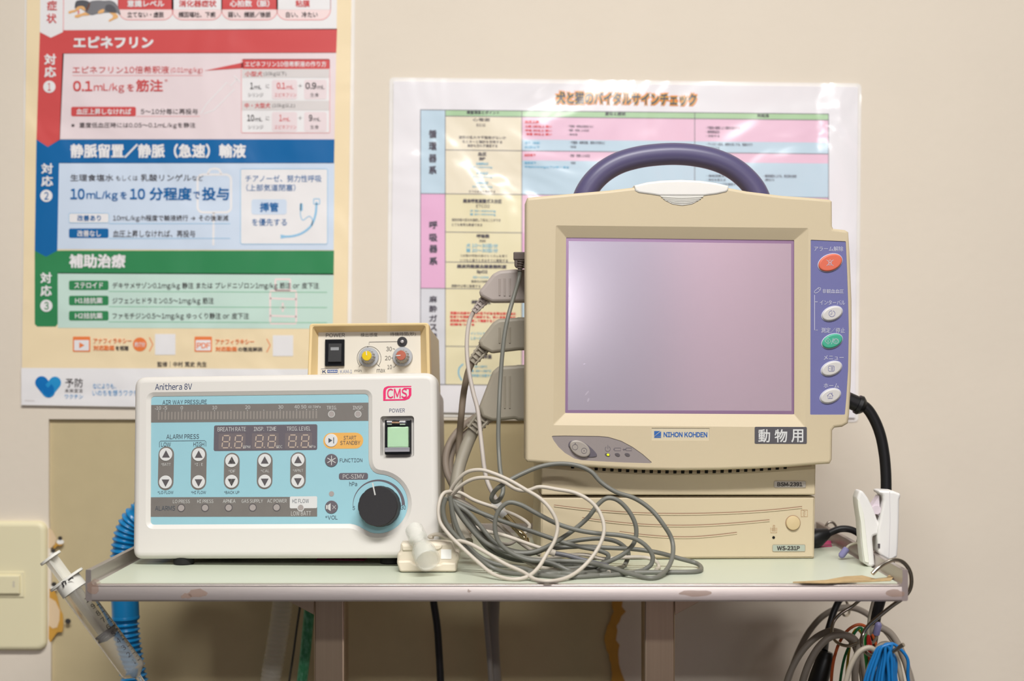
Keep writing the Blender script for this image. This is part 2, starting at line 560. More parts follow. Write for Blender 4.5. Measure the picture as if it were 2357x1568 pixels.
# white top section
mb = MB()
quad(mb, [(96, -300), (779, -300), (775, 68), (92, 70)], A, k_white)
ln(mb, [(149, -300), (146, 70)], 1.6, B, k_rose)
T(mb, '症', 108, 1, 131, 24, k_red, .012); T(mb, '状', 107, 31, 130, 53, k_red, .012)
for i, (x0, x1, hd, sub, tx, sx, fill) in enumerate((
        (272, 399, '意識レベル', '立てない・虚脱', (293, 378), (293, 377), 1), (396, 511, '消化器症状', '頻回嘔吐、下痢', (412, 498), (411, 496), 0),
        (510, 639, '心拍数（脈）', '弱い、頻脈／徐脈', (529, 620), (525, 623), 1), (637, 761, '粘膜', '白い、冷たい', (680, 713), (658, 731), 0))):
    u0, v0, u1, v1 = P1.rect(x0, -60, x1, 46); kk = P1.scale(400, 0)
    mb.flat(rrect(u0, v0, u1, v1, 24 * kk, 6), A + .00005, k_pinkw if fill else k_pinkw)
    mb.strip(rrect(u0, v0, u1, v1, 24 * kk, 6), 1.6 * kk, B, k_rose, closed=True)
    a, b, c, d = P1.rect(x0, -60, x1, 22)
    mb.flat([(a, b), (c, b), (c, d - 20 * kk), (c - 20 * kk, d), (a + 20 * kk, d), (a, d - 20 * kk)], B, k_red if fill else k_white)
    T(mb, hd, tx[0], 0, tx[1], 16, k_white if fill else k_red, .018)
    T(mb, sub, sx[0], 27, sx[1], 40, k_dark, .012)
def dg(L, m, w, sm=6):
    p = [(140 + x / 8.418, y / 8.414) for x, y in L]
    q = P1.pts(p)
    q = [(v.x, v.y) for v in spline([(a, b, 0) for a, b in q], sm, closed=True)]
    mb.flat(q, w, m)
dg([(150, 230), (230, 200), (310, 190), (300, 225), (230, 245), (165, 265)], k_tan, C_)
dg([(280, 300), (400, 265), (500, 235), (560, 290), (420, 310), (330, 345), (270, 330)], k_tan, C_)
dg([(930, 235), (1040, 240), (1115, 330), (1010, 390), (935, 420), (930, 395), (1005, 340), (1010, 300)], k_tan, C_)
dg([(440, 150), (560, 40), (700, 10), (850, 15), (960, 12), (1050, 50), (1110, 130), (1160, 290), (1090, 250), (1000, 245), (870, 245), (720, 265), (590, 290), (480, 230)], k_dogg, D_)
dg([(720, 260), (740, 215), (840, 180), (835, 240), (760, 265)], k_tan, D_ + .0001)
dg([(870, 200), (880, 110), (960, 90), (1050, 150), (1080, 240), (960, 240)], k_dogd, D_ + .0001)
dg([(280, 170), (275, 120), (300, 30), (380, 5), (470, 8), (550, 40), (540, 140), (490, 200), (440, 150), (380, 120), (300, 150)], k_dogd, D_ + .0001)
dg([(290, 180), (330, 135), (400, 120), (460, 140), (480, 210), (430, 190), (380, 160), (350, 200), (310, 205)], k_tan, D_ + .0002)
dg([(330, 215), (360, 205), (370, 235), (340, 270)], k_rose, D_ + .0002)
dg([(555, 60), (578, 60), (520, 215), (490, 225)], k_brown, D_ + .0002, 2)
part('symptom_section', mb, t1)
# red section
mb = MB()
quad(mb, [(92, 70), (776, 66), (774, 122), (147, 124), (138, 322), (110, 338), (84, 321)], A, k_red)
quad(mb, [(93, 60), (145, 60), (145, 74), (117, 87), (92, 74)], B, k_white)
quad(mb, [(144, 123), (774, 121), (770, 321), (137, 320)], A, k_pink)
T(mb, 'エピネフリン', 169, 84, 353, 111, k_white, .03)
T(mb, '対', 102, 124, 129, 149, k_white, .02); T(mb, '応', 102, 153, 129, 178, k_white, .02); circ(mb, 114, 200, 14, C_, k_white); T(mb, '1', 110, 191, 117, 209, k_red, .01)
T(mb, 'エピネフリン10倍希釈液', 167, 152, 389, 169, k_red, .006); T(mb, '(0.01mg/kg)', 393, 155, 466, 170, k_red)
ln(mb, [(167, 174), (466, 174)], 1.2, B, k_rose)
T(mb, '0.1', 168, 186, 213, 210, k_red, .02); T(mb, 'mL/kg', 216, 191, 286, 214, k_red, .008); T(mb, 'を', 293, 193, 308, 210, k_red, .01); T(mb, '筋注', 313, 183, 375, 211, k_red, .015); T(mb, '*', 379, 182, 386, 188, k_red)
rr(mb, 164, 246, 313, 268, 4, B, k_red); T(mb, '血圧上昇しなければ', 176, 250, 302, 264, k_white, .015)
T(mb, '5〜10分毎に再投与', 324, 250, 455, 263, k_dark, .004); ln(mb, [(313, 268), (460, 268)], 1, B, k_rose)
T(mb, '※ 重度低血圧時には0.05〜0.1mL/kgを静注', 164, 282, 450, 296, k_dark, .004)
ln(mb, [(462, 262), (475, 240), (522, 190), (540, 205), (492, 254), (470, 262)], 2.2, B, k_white); ln(mb, [(531, 197), (546, 182)], 2.2, B, k_white); ln(mb, [(538, 174), (554, 190)], 2.2, B, k_white)
rr(mb, 556, 137, 759, 306, 3, B, k_white); rro(mb, 556, 137, 759, 306, 3, 1.2, C_, k_rose)
rr(mb, 558, 136, 759, 159, 3, C_, k_red); mb.flat(P1.pts([(560, 144), (560, 157), (470, 163)]), C_, k_red)
T(mb, 'エピネフリン10倍希釈液の作り方', 564, 141, 751, 154, k_white, .012)
quad(mb, [(558, 159), (758, 159), (758, 179), (558, 179)], C_, k_lgrey); quad(mb, [(557, 232), (758, 232), (758, 254), (557, 254)], C_, k_lgrey)
T(mb, '小型犬', 564, 164, 604, 176, k_red, .015); T(mb, '(10kg以下)', 607, 165, 659, 176, k_dark); T(mb, '中・大型犬', 563, 237, 622, 249, k_red, .015); T(mb, '(10kg以上)', 627, 238, 679, 249, k_dark)
for dy, a, b, c, xs in ((0, '1', '0.1', '0.9', ((576, 583), (637, 657), (703, 728))), (74, '10', '1', '9', ((569, 585), (643, 649), (711, 719)))):
    rr(mb, 626, 184 + dy, 684, 229 + dy, 5, C_, k_pink); rr(mb, 700, 184 + dy, 752, 229 + dy, 5, C_, k_pink)
    for s, (x0, x1), m in ((a, xs[0], k_dark), (b, xs[1], k_red), (c, xs[2], k_dark)):
        T(mb, s, x0, 190 + dy, x1, 205 + dy, m, .02); T(mb, 'mL', x1 + 2, 196 + dy, x1 + 19, 205 + dy, m, .01)
    T(mb, 'に', 612, 194 + dy, 620, 203 + dy, k_dark); T(mb, '＋', 687, 193 + dy, 695, 202 + dy, k_dark)
    T(mb, 'シリンジ', 571, 214 + dy, 606, 223 + dy, k_dark); T(mb, 'エピネフリン', 632, 214 + dy, 682, 223 + dy, k_red); T(mb, '生食', 714, 214 + dy, 734, 223 + dy, k_dark)
part('adrenaline_section', mb, t1)
# blue section
mb = MB()
quad(mb, [(84, 321), (110, 338), (138, 321), (770, 321), (769, 376), (136, 376), (132, 577), (106, 591), (80, 577)], A, k_blue)
quad(mb, [(136, 375), (770, 375), (768, 576), (132, 574)], A, k_pblue)
T(mb, '静脈留置／静脈（急速）輸液', 162, 331, 566, 364, k_white, .025)
T(mb, '対', 95, 376, 122, 400, k_white, .02); T(mb, '応', 95, 405, 122, 429, k_white, .02); circ(mb, 107, 451, 14, C_, k_white); T(mb, '2', 102, 442, 112, 460, k_blue, .01)
T(mb, '生理食塩水', 162, 401, 261, 417, k_dark, .006); T(mb, 'もしくは', 267, 404, 317, 416, k_dark); T(mb, '乳酸リンゲル', 324, 401, 440, 417, k_dark, .006); T(mb, 'など', 442, 404, 468, 416, k_dark)
T(mb, '10', 162, 434, 195, 459, k_blue, .02); T(mb, 'mL/kg', 199, 439, 271, 463, k_blue, .012); T(mb, 'を', 277, 441, 292, 458, k_blue, .012); T(mb, '10', 299, 434, 334, 459, k_blue, .02)
T(mb, '分程度', 344, 431, 441, 461, k_blue, .018); T(mb, 'で', 445, 441, 460, 458, k_blue, .012); T(mb, '投与', 465, 431, 527, 461, k_blue, .018)
rr(mb, 159, 491, 251, 513, 4, B, k_white); rro(mb, 159, 491, 251, 513, 4, 1.2, C_, k_sky); T(mb, '改善あり', 178, 495, 232, 509, k_blue, .012)
T(mb, '10mL/kg/h程度で輸液続行 → その後漸減', 260, 495, 526, 511, k_dark, .006); ln(mb, [(251, 515), (530, 515)], 1.4, B, k_sky)
rr(mb, 159, 526, 250, 548, 4, B, k_blue); T(mb, '改善なし', 178, 530, 232, 545, k_white, .012)
T(mb, '血圧上昇しなければ、再投与', 260, 530, 449, 546, k_dark, .006); ln(mb, [(250, 549), (530, 549)], 1.4, B, k_sky)
rro(mb, 455, 402, 532, 489, 12, 5, A + .0001, k_white); ln(mb, [(478, 400), (484, 390), (494, 388), (504, 390), (510, 400)], 5, A + .0001, k_white); ln(mb, [(492, 490), (491, 565)], 5, A + .0001, k_white)
rr(mb, 554, 389, 754, 562, 4, B, k_white); rro(mb, 554, 389, 754, 562, 4, 1.4, C_, k_sky)
T(mb, 'チアノーゼ、努力性呼吸', 565, 403, 740, 419, k_blue, .004); T(mb, '（上部気道閉塞）', 567, 424, 680, 440, k_blue, .004)
rr(mb, 579, 459, 660, 494, 6, C_, k_pblue); T(mb, '挿管', 598, 466, 641, 488, k_blue, .02); T(mb, 'を優先する', 580, 503, 660, 520, k_blue, .006)
ln(mb, [(646, 545), (672, 544), (695, 537), (716, 520), (726, 495), (729, 465)], [9, 8, 6] + [5] * 30, C_, k_sky, sm=6)
ln(mb, [(693, 468), (692, 495), (697, 507), (712, 498), (719, 505), (718, 520)], 2, C_, k_sky, sm=6); rr(mb, 690, 468, 697, 486, 3, C_, k_sky)
rro(mb, 722, 458, 736, 470, 2, 2, C_, k_sky)
part('drip_section', mb, t1)
# green section
mb = MB()
quad(mb, [(80, 577), (106, 591), (132, 577), (769, 577), (768, 633), (133, 630), (133, 746), (128, 752), (86, 752), (80, 746)], A, k_green)
quad(mb, [(133, 628), (768, 630), (766, 757), (133, 755)], A, k_mint)
T(mb, '補助治療', 159, 585, 289, 617, k_white, .03)
T(mb, '対', 93, 627, 119, 652, k_white, .02); T(mb, '応', 93, 657, 119, 682, k_white, .02); circ(mb, 107, 704, 14, C_, k_white); T(mb, '3', 102, 695, 112, 713, k_green, .01)
for y, a, ax, b, bx in ((646, 'ステロイド', (171, 237), 'デキサメサゾン0.1mg/kg 静注 または プレドニゾロン1mg/kg 筋注 or 皮下注', 734), (681, 'H1拮抗薬', (173, 236), 'ジフェンヒドラミン0.5〜1mg/kg 筋注', 492), (716, 'H2拮抗薬', (173, 236), 'ファモチジン0.5〜1mg/kg ゆっくり静注 or 皮下注', 573)):
    rr(mb, 159, y, 250, y + 22, 4, B, k_green); T(mb, a, ax[0], y + 4, ax[1], y + 18, k_white, .012)
    T(mb, b, 259, y + 4, bx, y + 21, k_dark, .006); ln(mb, [(250, y + 25), (753, y + 27)], 1.6, B, ink('leaf', (140, 200, 165)))
rro(mb, 622, 670, 682, 745, 3, 4, A + .0001, k_pinkw); rro(mb, 634, 643, 668, 668, 2, 4, A + .0001, k_pinkw)
ln(mb, [(622, 687), (682, 689)], 4, A + .0001, k_pinkw); ln(mb, [(622, 727), (682, 729)], 4, A + .0001, k_pinkw); ln(mb, [(651, 697), (651, 718)], 4, A + .0001, k_pinkw); ln(mb, [(644, 708), (658, 708)], 4, A + .0001, k_pinkw)
part('therapy_section', mb, t1)
# foot of the poster
mb = MB()
for x, s in ((168, ''), (448, 'PDF')):
    mb = MB(); rr(mb, x, 775, x + 40, 810, 2, B, k_orange); rr(mb, x + 3, 783, x + 37, 807, 1, C_, k_white)
    if s: T(mb, s, x + 5, 789, x + 36, 802, k_orange, .02)
    else: mb.flat(P1.pts([(x + 15, 788), (x + 15, 802), (x + 27, 795)]), D_, k_orange)
    part('document_icon' if s else 'video_icon', mb, t1)
mb = MB()
T(mb, 'アナフィラキシー', 215, 779, 303, 791, k_orange, .012); T(mb, '対応動画', 215, 795, 263, 807, k_orange, .02); T(mb, 'を視聴', 266, 796, 296, 807, k_dark, .015)
circ(mb, 322, 793, 16, B, k_orange); T(mb, '約7分', 310, 787, 334, 799, k_white, .01); ln(mb, [(344, 777), (352, 793), (344, 809)], 2, B, k_orange)
T(mb, 'アナフィラキシー', 496, 781, 585, 793, k_orange, .012); T(mb, '対応動画', 496, 798, 545, 809, k_orange, .02); T(mb, 'の徹底解説', 548, 799, 604, 809, k_dark, .015); ln(mb, [(614, 780), (622, 795), (614, 811)], 2, B, k_orange)
T(mb, '監修｜中村 篤史 先生', 362, 832, 476, 845, k_dark, .01)
def cap(x0, y0, x1, y1, r, m, w):
    a = math.degrees(math.atan2(-(y1 - y0), x1 - x0))
    p0 = P1.uv(x0, y0); p1 = P1.uv(x1, y1); kk = P1.scale(x0, y0) * r
    mb.flat(arc(p1[0], p1[1], kk, a - 90, a + 90, 10) + arc(p0[0], p0[1], kk, a + 90, a + 270, 10), w, m)
cap(96, 881, 112, 901, 15, k_navy, B); cap(127, 881, 111, 901, 14, k_azure, C_); mb.flat(P1.pts([(103, 884), (111, 893), (119, 884), (125, 893), (124, 905), (112, 914), (100, 906), (97, 892)]), D_, k_navy)
T(mb, '予防', 150, 871, 191, 892, k_dark, .008); T(mb, '未来宣言', 149, 895, 191, 904, k_dark); T(mb, 'ワクチン', 149, 908, 191, 918, k_azure, .005)
T(mb, 'なによりも、', 214, 883, 267, 895, k_azure); T(mb, 'いのちを想うワクチン', 213, 898, 330, 911, k_azure); ln(mb, [(57, 922), (80, 923)], 2.5, B, k_lgrey)
part('poster_footer', mb, t1)
for x0, y0 in ((357, 769), (628, 772)):
    mb = MB(); rr(mb, x0, y0, x0 + 47, y0 + 48, 1, B, k_white); part('white_patch', mb, t1)

# vital-sign poster
P2 = Frame(1440, 570, YW - 0.004, roll=-0.74)
t2 = thing('wall_poster', P2.mat, 'white laminated vital-sign table poster behind the patient monitor', 'poster')
v_white = ink('table_white', (238, 235, 238)); v_blue = ink('table_blue', (196, 218, 232)); v_pink = ink('table_pink', (238, 198, 218)); v_rosy = ink('table_rose', (234, 180, 214))
v_cream = ink('table_cream', (240, 230, 206)); v_yel = ink('table_yellow', (238, 228, 190)); v_green = ink('table_green', (176, 210, 166)); v_grey = ink('table_grey', (220, 220, 226))
v_ink = ink('table_ink', (82, 76, 88)); v_red = ink('table_red', (232, 70, 70)); v_cyan = ink('table_cyan', (110, 190, 224)); v_line = ink('table_rule', (120, 118, 124)); v_or = ink('title_orange', (240, 130, 40)); v_ye = ink('title_yellow', (246, 200, 60))
mb = MB(); mb.prism(P2.pts([(906, 187), (1975, 200), (1968, 962), (897, 948)]), -0.0030, 0.0, v_white)
part('poster_sheet', mb, t2)
mb = MB(); mb.prism(round_poly(P2.pts([(896, 177), (1984, 191), (1977, 972), (888, 958)]), 0.006), -0.0036, -0.0030, MATS['laminate_film']); part('laminate_edge', mb, t2)
mb = MB()
def q2(x0, y0, x1, y1, m, w=A):
    dx = -0.0125; f = lambda x, y: (x - (y - 252) * 0.0, y + (x - 1000) * 0.0105)
    mb.flat(P2.pts([f(x0, y0), f(x1, y0), f(x1, y1), f(x0, y1)]), w, m)
f2 = lambda x, y: (x, y + (x - 1000) * 0.0105)
def t2t(s, x0, y0, x1, y1, m, b=0.0): mb.text(P2, s, x0, y0, x1, y1, m, C_, b)
def l2(x0, y0, x1, y1, lw=1.6): mb.strip(P2.pts([f2(x0, y0), f2(x1, y1)]), lw * P2.scale(1400, 500), B, v_line)
q2(968, 253, 1025, 446, v_blue); q2(968, 446, 1025, 664, v_rosy); q2(968, 664, 1025, 885, v_grey)
q2(1025, 253, 1907, 267, v_green); q2(1025, 267, 1201, 446, v_cream); q2(1025, 446, 1201, 885, v_yel)
for y0, y1, m in ((267, 319, v_pink), (319, 345, v_blue), (345, 367, v_pink), (367, 446, v_blue), (446, 534, v_pink), (534, 604, v_rosy), (604, 690, v_pink), (690, 740, v_blue), (740, 885, v_pink)):
    q2(1201, y0, 1907, y1, m)
for y in (253, 267, 345, 446, 664, 885): l2(968 if y in (253, 446, 664, 885) else 1025, y, 1907, y)
for y in (534, 603, 797): l2(1025, y, 1201, y)
for x in (968, 1025, 1201, 1599, 1907): l2(x, 253, x, 885)
for kk, y0 in enumerate((299, 327, 355, 382)): t2t('循環器系'[kk], 987, y0, 1005, y0 + 19, v_ink, .025)
for kk, y0 in enumerate((509, 538, 564, 592)): t2t('呼吸器系'[kk], 988, y0, 1007, y0 + 18, v_ink, .025)
for kk, y0 in enumerate((681, 703, 725, 746, 767, 789, 818, 841, 863)):
    s = '麻酔ガス濃度・体温'[kk]
    if s != '・': t2t(s, 988, y0, 1006, y0 + 16, v_ink, .02)
for b_, m, w in ((.10, v_or, B), (.055, v_ye, C_), (.028, v_ink, D_)):
    x = 7 * (b_ - .015) / .085
    mb.text(P2, '犬と猫のバイタルサインチェック', 1281 - x * .5, 213 - x * .5, 1602 + x * .5, 241 + x * .5, m, w, b_)
t2t('検査項目とポイント', 1074, 255, 1149, 263, v_ink, .015); t2t('変化と症状', 1393, 258, 1440, 266, v_ink, .02); t2t('対処法', 1743, 262, 1770, 270, v_ink, .02)
cells = [('心電図', 1088, 272, 1127, 279, 0), ('ECG', 1097, 285, 1117, 291, 0), ('波形の乱れや不整脈がないか', 1056, 313, 1165, 320, 0), ('モニターと聴診を併用する', 1064, 323, 1156, 330, 0), ('触診も忘れず確認する', 1076, 332, 1145, 339, 0),
    ('血圧', 1100, 350, 1120, 359, 1), ('BP', 1103, 362, 1117, 369, 1), ('収縮期血圧', 1096, 374, 1124, 380, 2), ('90〜160mmHg', 1087, 383, 1133, 388, 2), ('平均血圧', 1096, 396, 1124, 402, 2), ('60〜120mmHg', 1087, 405, 1133, 410, 2),
    ('拡張期血圧', 1096, 418, 1124, 424, 2), ('50〜100mmHg', 1087, 428, 1133, 433, 2), ('カフの太さを確認する', 1079, 438, 1140, 444, 0),
    ('終末呼気炭酸ガス分圧', 1066, 458, 1155, 468, 1), ('ETCO2', 1096, 471, 1127, 478, 0), ('犬 35〜45mmHg', 1082, 483, 1141, 489, 2), ('猫 30〜40mmHg', 1082, 491, 1141, 497, 2), ('換気状態の変化を連続して知ることができ', 1040, 503, 1152, 510, 0), ('とても有用な数値である', 1040, 514, 1110, 521, 0),
    ('呼吸数', 1097, 539, 1127, 548, 1), ('RR', 1104, 552, 1118, 558, 0), ('犬 10〜30回/分', 1073, 561, 1146, 570, 2), ('猫 20〜30回/分', 1073, 572, 1146, 581, 2), ('1分間の呼吸の深さとリズムを見て', 1060, 586, 1168, 592, 0), ('いつもと違うときはすぐに報告する', 1059, 596, 1169, 603, 0),
    ('経皮的動脈血酸素飽和度', 1052, 609, 1166, 618, 1), ('SpO2', 1097, 622, 1122, 631, 1), ('95〜100%', 1089, 636, 1125, 641, 2), ('酸素化の指標', 1085, 645, 1122, 651, 0), ('麻酔中は常に装着する', 1039, 655, 1106, 662, 0),
    ('麻酔ガス濃度', 1085, 691, 1130, 700, 1), ('覚醒の兆候や血圧の低下がある時は気化器の', 1036, 718, 1187, 725, 3), ('目盛りを確認して調節する。導入直後と体位', 1036, 727, 1187, 733, 3), ('変換後は特に注意して観察すること。', 1036, 735, 1150, 742, 3), ('記録をつける', 1036, 744, 1092, 750, 3),
    ('イソフルラン', 1083, 765, 1124, 771, 2), ('1.5〜2.5%', 1083, 776, 1120, 782, 2), ('体温', 1112, 816, 1132, 826, 1), ('犬 38〜39℃', 1083, 841, 1121, 847, 2), ('猫 38〜39℃', 1083, 851, 1131, 857, 2), ('低体温に注意する', 1083, 861, 1133, 868, 2),
    ('血圧上昇', 1208, 277, 1241, 284, 3), ('心拍 160以上 高い', 1209, 288, 1270, 294, 3), ('呼吸 30以上 速い', 1209, 298, 1270, 303, 3), ('体温 39以上 高い', 1211, 306, 1270, 312, 3), ('低下（徐脈）', 1208, 326, 1243, 332, 2), ('60回以下', 1208, 336, 1242, 342, 2), ('血圧低下', 1207, 354, 1233, 360, 3), ('換気低下', 1207, 372, 1234, 378, 2), ('平均60mmHg以下が続く場合', 1207, 382, 1310, 388, 2),
    ('・不整脈・循環血液量減少など', 1307, 288, 1366, 294, 0), ('・頻脈・疼痛による反応', 1307, 297, 1356, 303, 0), ('・高体温', 1307, 307, 1329, 312, 0), ('・不整脈・麻酔深度、薬剤の作用など', 1311, 325, 1393, 332, 0), ('・低体温', 1311, 335, 1326, 341, 0), ('・疼痛・覚醒による反応', 1310, 355, 1358, 362, 0), ('・低換気', 1312, 372, 1325, 378, 0),
    ('・不整脈の種類により薬剤を投与する', 1625, 291, 1703, 298, 0), ('・鎮痛薬追加', 1625, 300, 1656, 307, 0), ('・冷却する', 1625, 310, 1656, 316, 0), ('・アトロピン投与、麻酔を浅くする、保温を行う', 1626, 329, 1732, 336, 0), ('・輸液をする', 1626, 338, 1656, 344, 0), ('・輸液速度を上げる、昇圧剤を使用', 1758, 402, 1833, 409, 0), ('・麻酔を浅くする', 1760, 411, 1782, 417, 0), ('・換気回数を上げる', 1626, 402, 1690, 408, 0), ('・体位を変える', 1626, 411, 1670, 417, 0), ('・気管チューブを確認する', 1626, 421, 1700, 427, 0), ('・酸素流量を確認', 1626, 430, 1666, 436, 0)]
for s, x0, y0, x1, y1, k in cells:
    t2t(s, x0, y0, x1, y1, (v_ink, v_ink, v_cyan, v_red)[k], (0.008, .03, .012, .025)[k])
ln(mb, [(1066, 838), (1057, 848), (1056, 862), (1063, 876)], 3, B, v_cyan, F=P2, sm=5)
part('vital_sign_table', mb, t2)

# light switch
m_plate = M('switch_plastic', (232, 223, 186), rough=0.42, spec=0.4)
S = Frame(0, 1347, YW)
ts = thing('light_switch', S.mat, 'beige wall switch plate with one rocker beside the bare plasterboard', 'switch')
mb = MB()
u0, v0, u1, v1 = S.rect(-112, 1199, 110, 1496)
mb.prism(rrect(u0, v0, u1, v1, .011, 6), 0.0, 0.0085, m_plate, bev=.006, n=5)
u0, v0, u1, v1 = S.rect(-72, 1240, 72, 1455, .0085)
part('cover_plate', mb, ts)
mb = MB(); u0, v0, u1, v1 = S.rect(-56, 1316, 56, 1375, .0085)
mb.prism(rrect(u0, v0, u1, v1, .001), .0075, .0098, m_plate, bev=.0006)
part('switch_frame', mb, ts)
mb = MB(); u0, v0, u1, v1 = S.rect(-48, 1324, 47, 1367, .0098)
mb.prism(rrect(u0, v0, u1, v1, .001), .009, .0135, m_plate, bev=.0015)
u0, v0, u1, v1 = S.rect(29, 1338, 34, 1352, .0135); mb.flat([(u0, v0), (u1, v0), (u1, v1), (u0, v1)], .0137, M('switch_mark', (206, 198, 176), rough=.5))
part('rocker', mb, ts)

# ------------------------------------------------------------------ steel stand with a laminate shelf
m_steel = M('brushed_steel', (190, 180, 174), rough=0.38, metal=0.85, var=0.06, vscale=25, bump=0.05, bscale=60, stretch=(1, 1, 60))
m_steelv = M('brushed_steel_post', (186, 165, 140), rough=0.42, metal=0.85, var=0.10, vscale=8, stretch=(60, 60, 1))
m_rust = M('rust_stain', (164, 132, 112), rough=0.6, var=.2, vscale=160, alpha=.4)
m_lam = M('pale_green_laminate', (198, 204, 185), rough=0.32, spec=0.45, var=0.02, vscale=14)
m_board2 = M('chipboard_edge', (178, 152, 110), rough=0.9, var=0.3, vscale=150)
ZS = ZC - 0.201            # shelf surface
YF, YB = 1.23, 1.587
XL, XR = (197 - CX) / FPX * YF, (2090 - CX) / FPX * YF
ZT, ZB = ZC - (1312 - CY) / FPX * YF, ZC - (1384 - CY) / FPX * YF
stand_mat = at(((XL + XR) / 2, 1.44, 0.0))
tb = thing('equipment_stand', stand_mat, 'stainless steel equipment stand with a pale green laminate shelf in front of the wall', 'stand')
Fx = Frame(0, 0, 0, o=Vector((0, 0, 0)))
# tray: folded sheet swept from the front to the back
mb = MB()
def cross(xs):       # section (x, z) of the tray: up the side rail, down, across, up the other rail
    t = 0.0022; r = 0.004
    zz = ZS - 0.002
    outp = round_poly([(XL, ZT), (XL, ZB), (XR, ZB), (XR, ZT), (XR - t * 2.2, ZT), (XR - t * 2.2, zz), (XL + t * 2.2, zz), (XL + t * 2.2, ZT)], [.0006, .002, .002, .0006, .0006, .005, .005, .0006])
    return outp
sec = cross(0)
sv = [Vector((x, z, 0)) for x, z in ccw(sec)]
mb.prism(sec, -YB, -YF, m_steel, cap=False)
mb.add([(v.x, YF, v.y) for v in sv], [tuple(t) for t in tessellate_polygon([sv])], m_steel)
part('tray', mb, tb, world=True)
mb = MB()          # rounded front nosing of the tray
pr = [(YF + .010, ZS - .0004), (YF + .004, ZS - .0004), (YF + .0008, ZS - .0016), (YF - .0006, ZS - .0045), (YF - .0006, ZB + .001), (YF + .0006, ZB - .0004), (YF + .006, ZB - .0004)]
xs = [XL + .0055, XR - .0055]
mb.add([(x, y, z) for x in xs for y, z in pr], [(i, i + 1, i + 8, i + 7) for i in range(6)], m_steel)
for px, py, a, b in ((455, 1366, 22, 10), (430, 1372, 14, 6), (215, 1352, 14, 16), (222, 1340, 10, 7), (2060, 1366, 22, 9), (1600, 1366, 40, 7), (1080, 1361, 4, 4)):
    v = ray(px, py, YF); k = YF / FPX; rg = random.Random(px)
    mb.flat([(x + rg.uniform(-2, 2) * k, z + rg.uniform(-2, 2) * k) for x, z in ellipse(v.x, v.z, a * k, b * k, 0, 14)], -(YF - .0008), m_rust)
part('front_lip', mb, tb, world=True)
mb = MB()
lamp_ = [(XL + .0085, YF + .0035), (XR - .0085, YF + .0035), (XR - .0085, YB - .002), (XL + .0085, YB - .002)]
mb.rings([[(x, y, ZS - .002) for x, y in lamp_], [(x, y, ZS) for x, y in lamp_]], m_lam)
part('laminate_top', mb, tb, world=True)
mb = MB()          # lifted, torn front edge of the laminate
def shelf(px, py):
    Y = .201 * FPX / (py - CY); return ((px - CX) / FPX * Y, Y)
tp = [shelf(*p) for p in ((1825, 1343), (1900, 1338), (1945, 1333), (1985, 1328), (2015, 1334), (2040, 1331), (2047, 1325), (2056, 1331), (2050, 1338), (1990, 1341), (1900, 1344))]
tp = tp[::-1]
mb.rings([[(x, y, ZS + .0002) for x, y in tp], [(x, y, ZS + .0014 + .001 * math.sin(x * 90)) for x, y in tp]], m_board2)
part('torn_laminate_edge', mb, tb, world=True)
mb = MB(); mb.box(((XL + XR) / 2, YB - .0012, ZS + .0035), (XR - XL - .012, .0022, .013), m_steel, .0004); part('back_rim', mb, tb, world=True)
for px, s in ((722, -1), (1482, 1)):
    YP = 1.43; k = YP / FPX
    x0 = (px - CX) * k; x1 = (px + 72 - CX) * k
    mb = MB(); mb.prism(rrect(x0, 0.0, x1, ZB + .002, 0), -(YP + .032), -YP, m_steelv, bev=.0025, bevb=.0025)
    part('post', mb, tb, world=True)
    mb = MB()
    ex = x0 if s < 0 else x1
    g = [(ex, ZB + .001), (ex + s * .096, ZB + .001), (ex, ZC - .267)]
    mb.prism(g, -(YP + .030), -(YP + .0035), m_steelv, bev=.0005)
    part('gusset', mb, tb, world=True)
for px in (722, 1482):
    x0 = (px - CX) * 1.43 / FPX
    mb = MB(); mb.box((x0 + .016, 1.44, .02), (.04, .42, .04), m_steelv, .003); part('foot_bar', mb, tb, world=True)

# ------------------------------------------------------------------ ventilator
V = Frame(657, 1285, 1.326, yaw=-3.0, pitch=6.5, roll=0.8)
tv = thing('ventilator', V.mat, 'white veterinary ventilator with light blue control panel and big black knob on the shelf', 'medical device')
c_white = M('case_white', (212, 208, 201), rough=0.42, spec=0.45, var=0.01, vscale=20)
c_grey = M('case_grey', (174, 169, 158), rough=0.5)
p_blue = M('panel_blue', (146, 190, 200), rough=0.45, var=0.025, vscale=60)
p_grey = M('panel_grey', (114, 109, 104), rough=0.5, var=0.08, vscale=90)
p_bar = M('bar_segment', (139, 132, 125), rough=0.4)
p_dark = M('panel_dark', (98, 92, 98), rough=0.4)
p_win = M('display_window', (112, 104, 106), rough=0.25)
p_seg = M('display_segment', (182, 164, 148), rough=0.4)
p_or = M('panel_orange', (219, 166, 85), rough=0.45)
p_wh = M('panel_white', (208, 208, 206), rough=0.45)
p_ink = M('panel_ink', (66, 74, 84), rough=0.5)
p_lt = M('panel_pale_ink', (198, 198, 194), rough=0.5)
p_led = M('led_lens', (160, 152, 148), rough=0.3)
p_arrow = M('arrow_grey', (84, 80, 82), rough=0.5)
p_worn = M('arrow_worn', (52, 50, 52), rough=0.5, col2=(120, 116, 112), vscale=900)
c_mag = M('logo_magenta', (222, 40, 104), rough=0.4)
c_navy = M('logo_navy', (38, 56, 96), rough=0.4)
b_black = M('black_plastic', (36, 34, 36), rough=0.55, bump=0.12, bscale=2600)
b_gloss = M('black_gloss', (22, 23, 26), rough=0.2)
chrome = M('chrome', (220, 220, 222), rough=0.12, metal=1.0)
rubber = M('black_rubber', (24, 24, 24), rough=0.8)

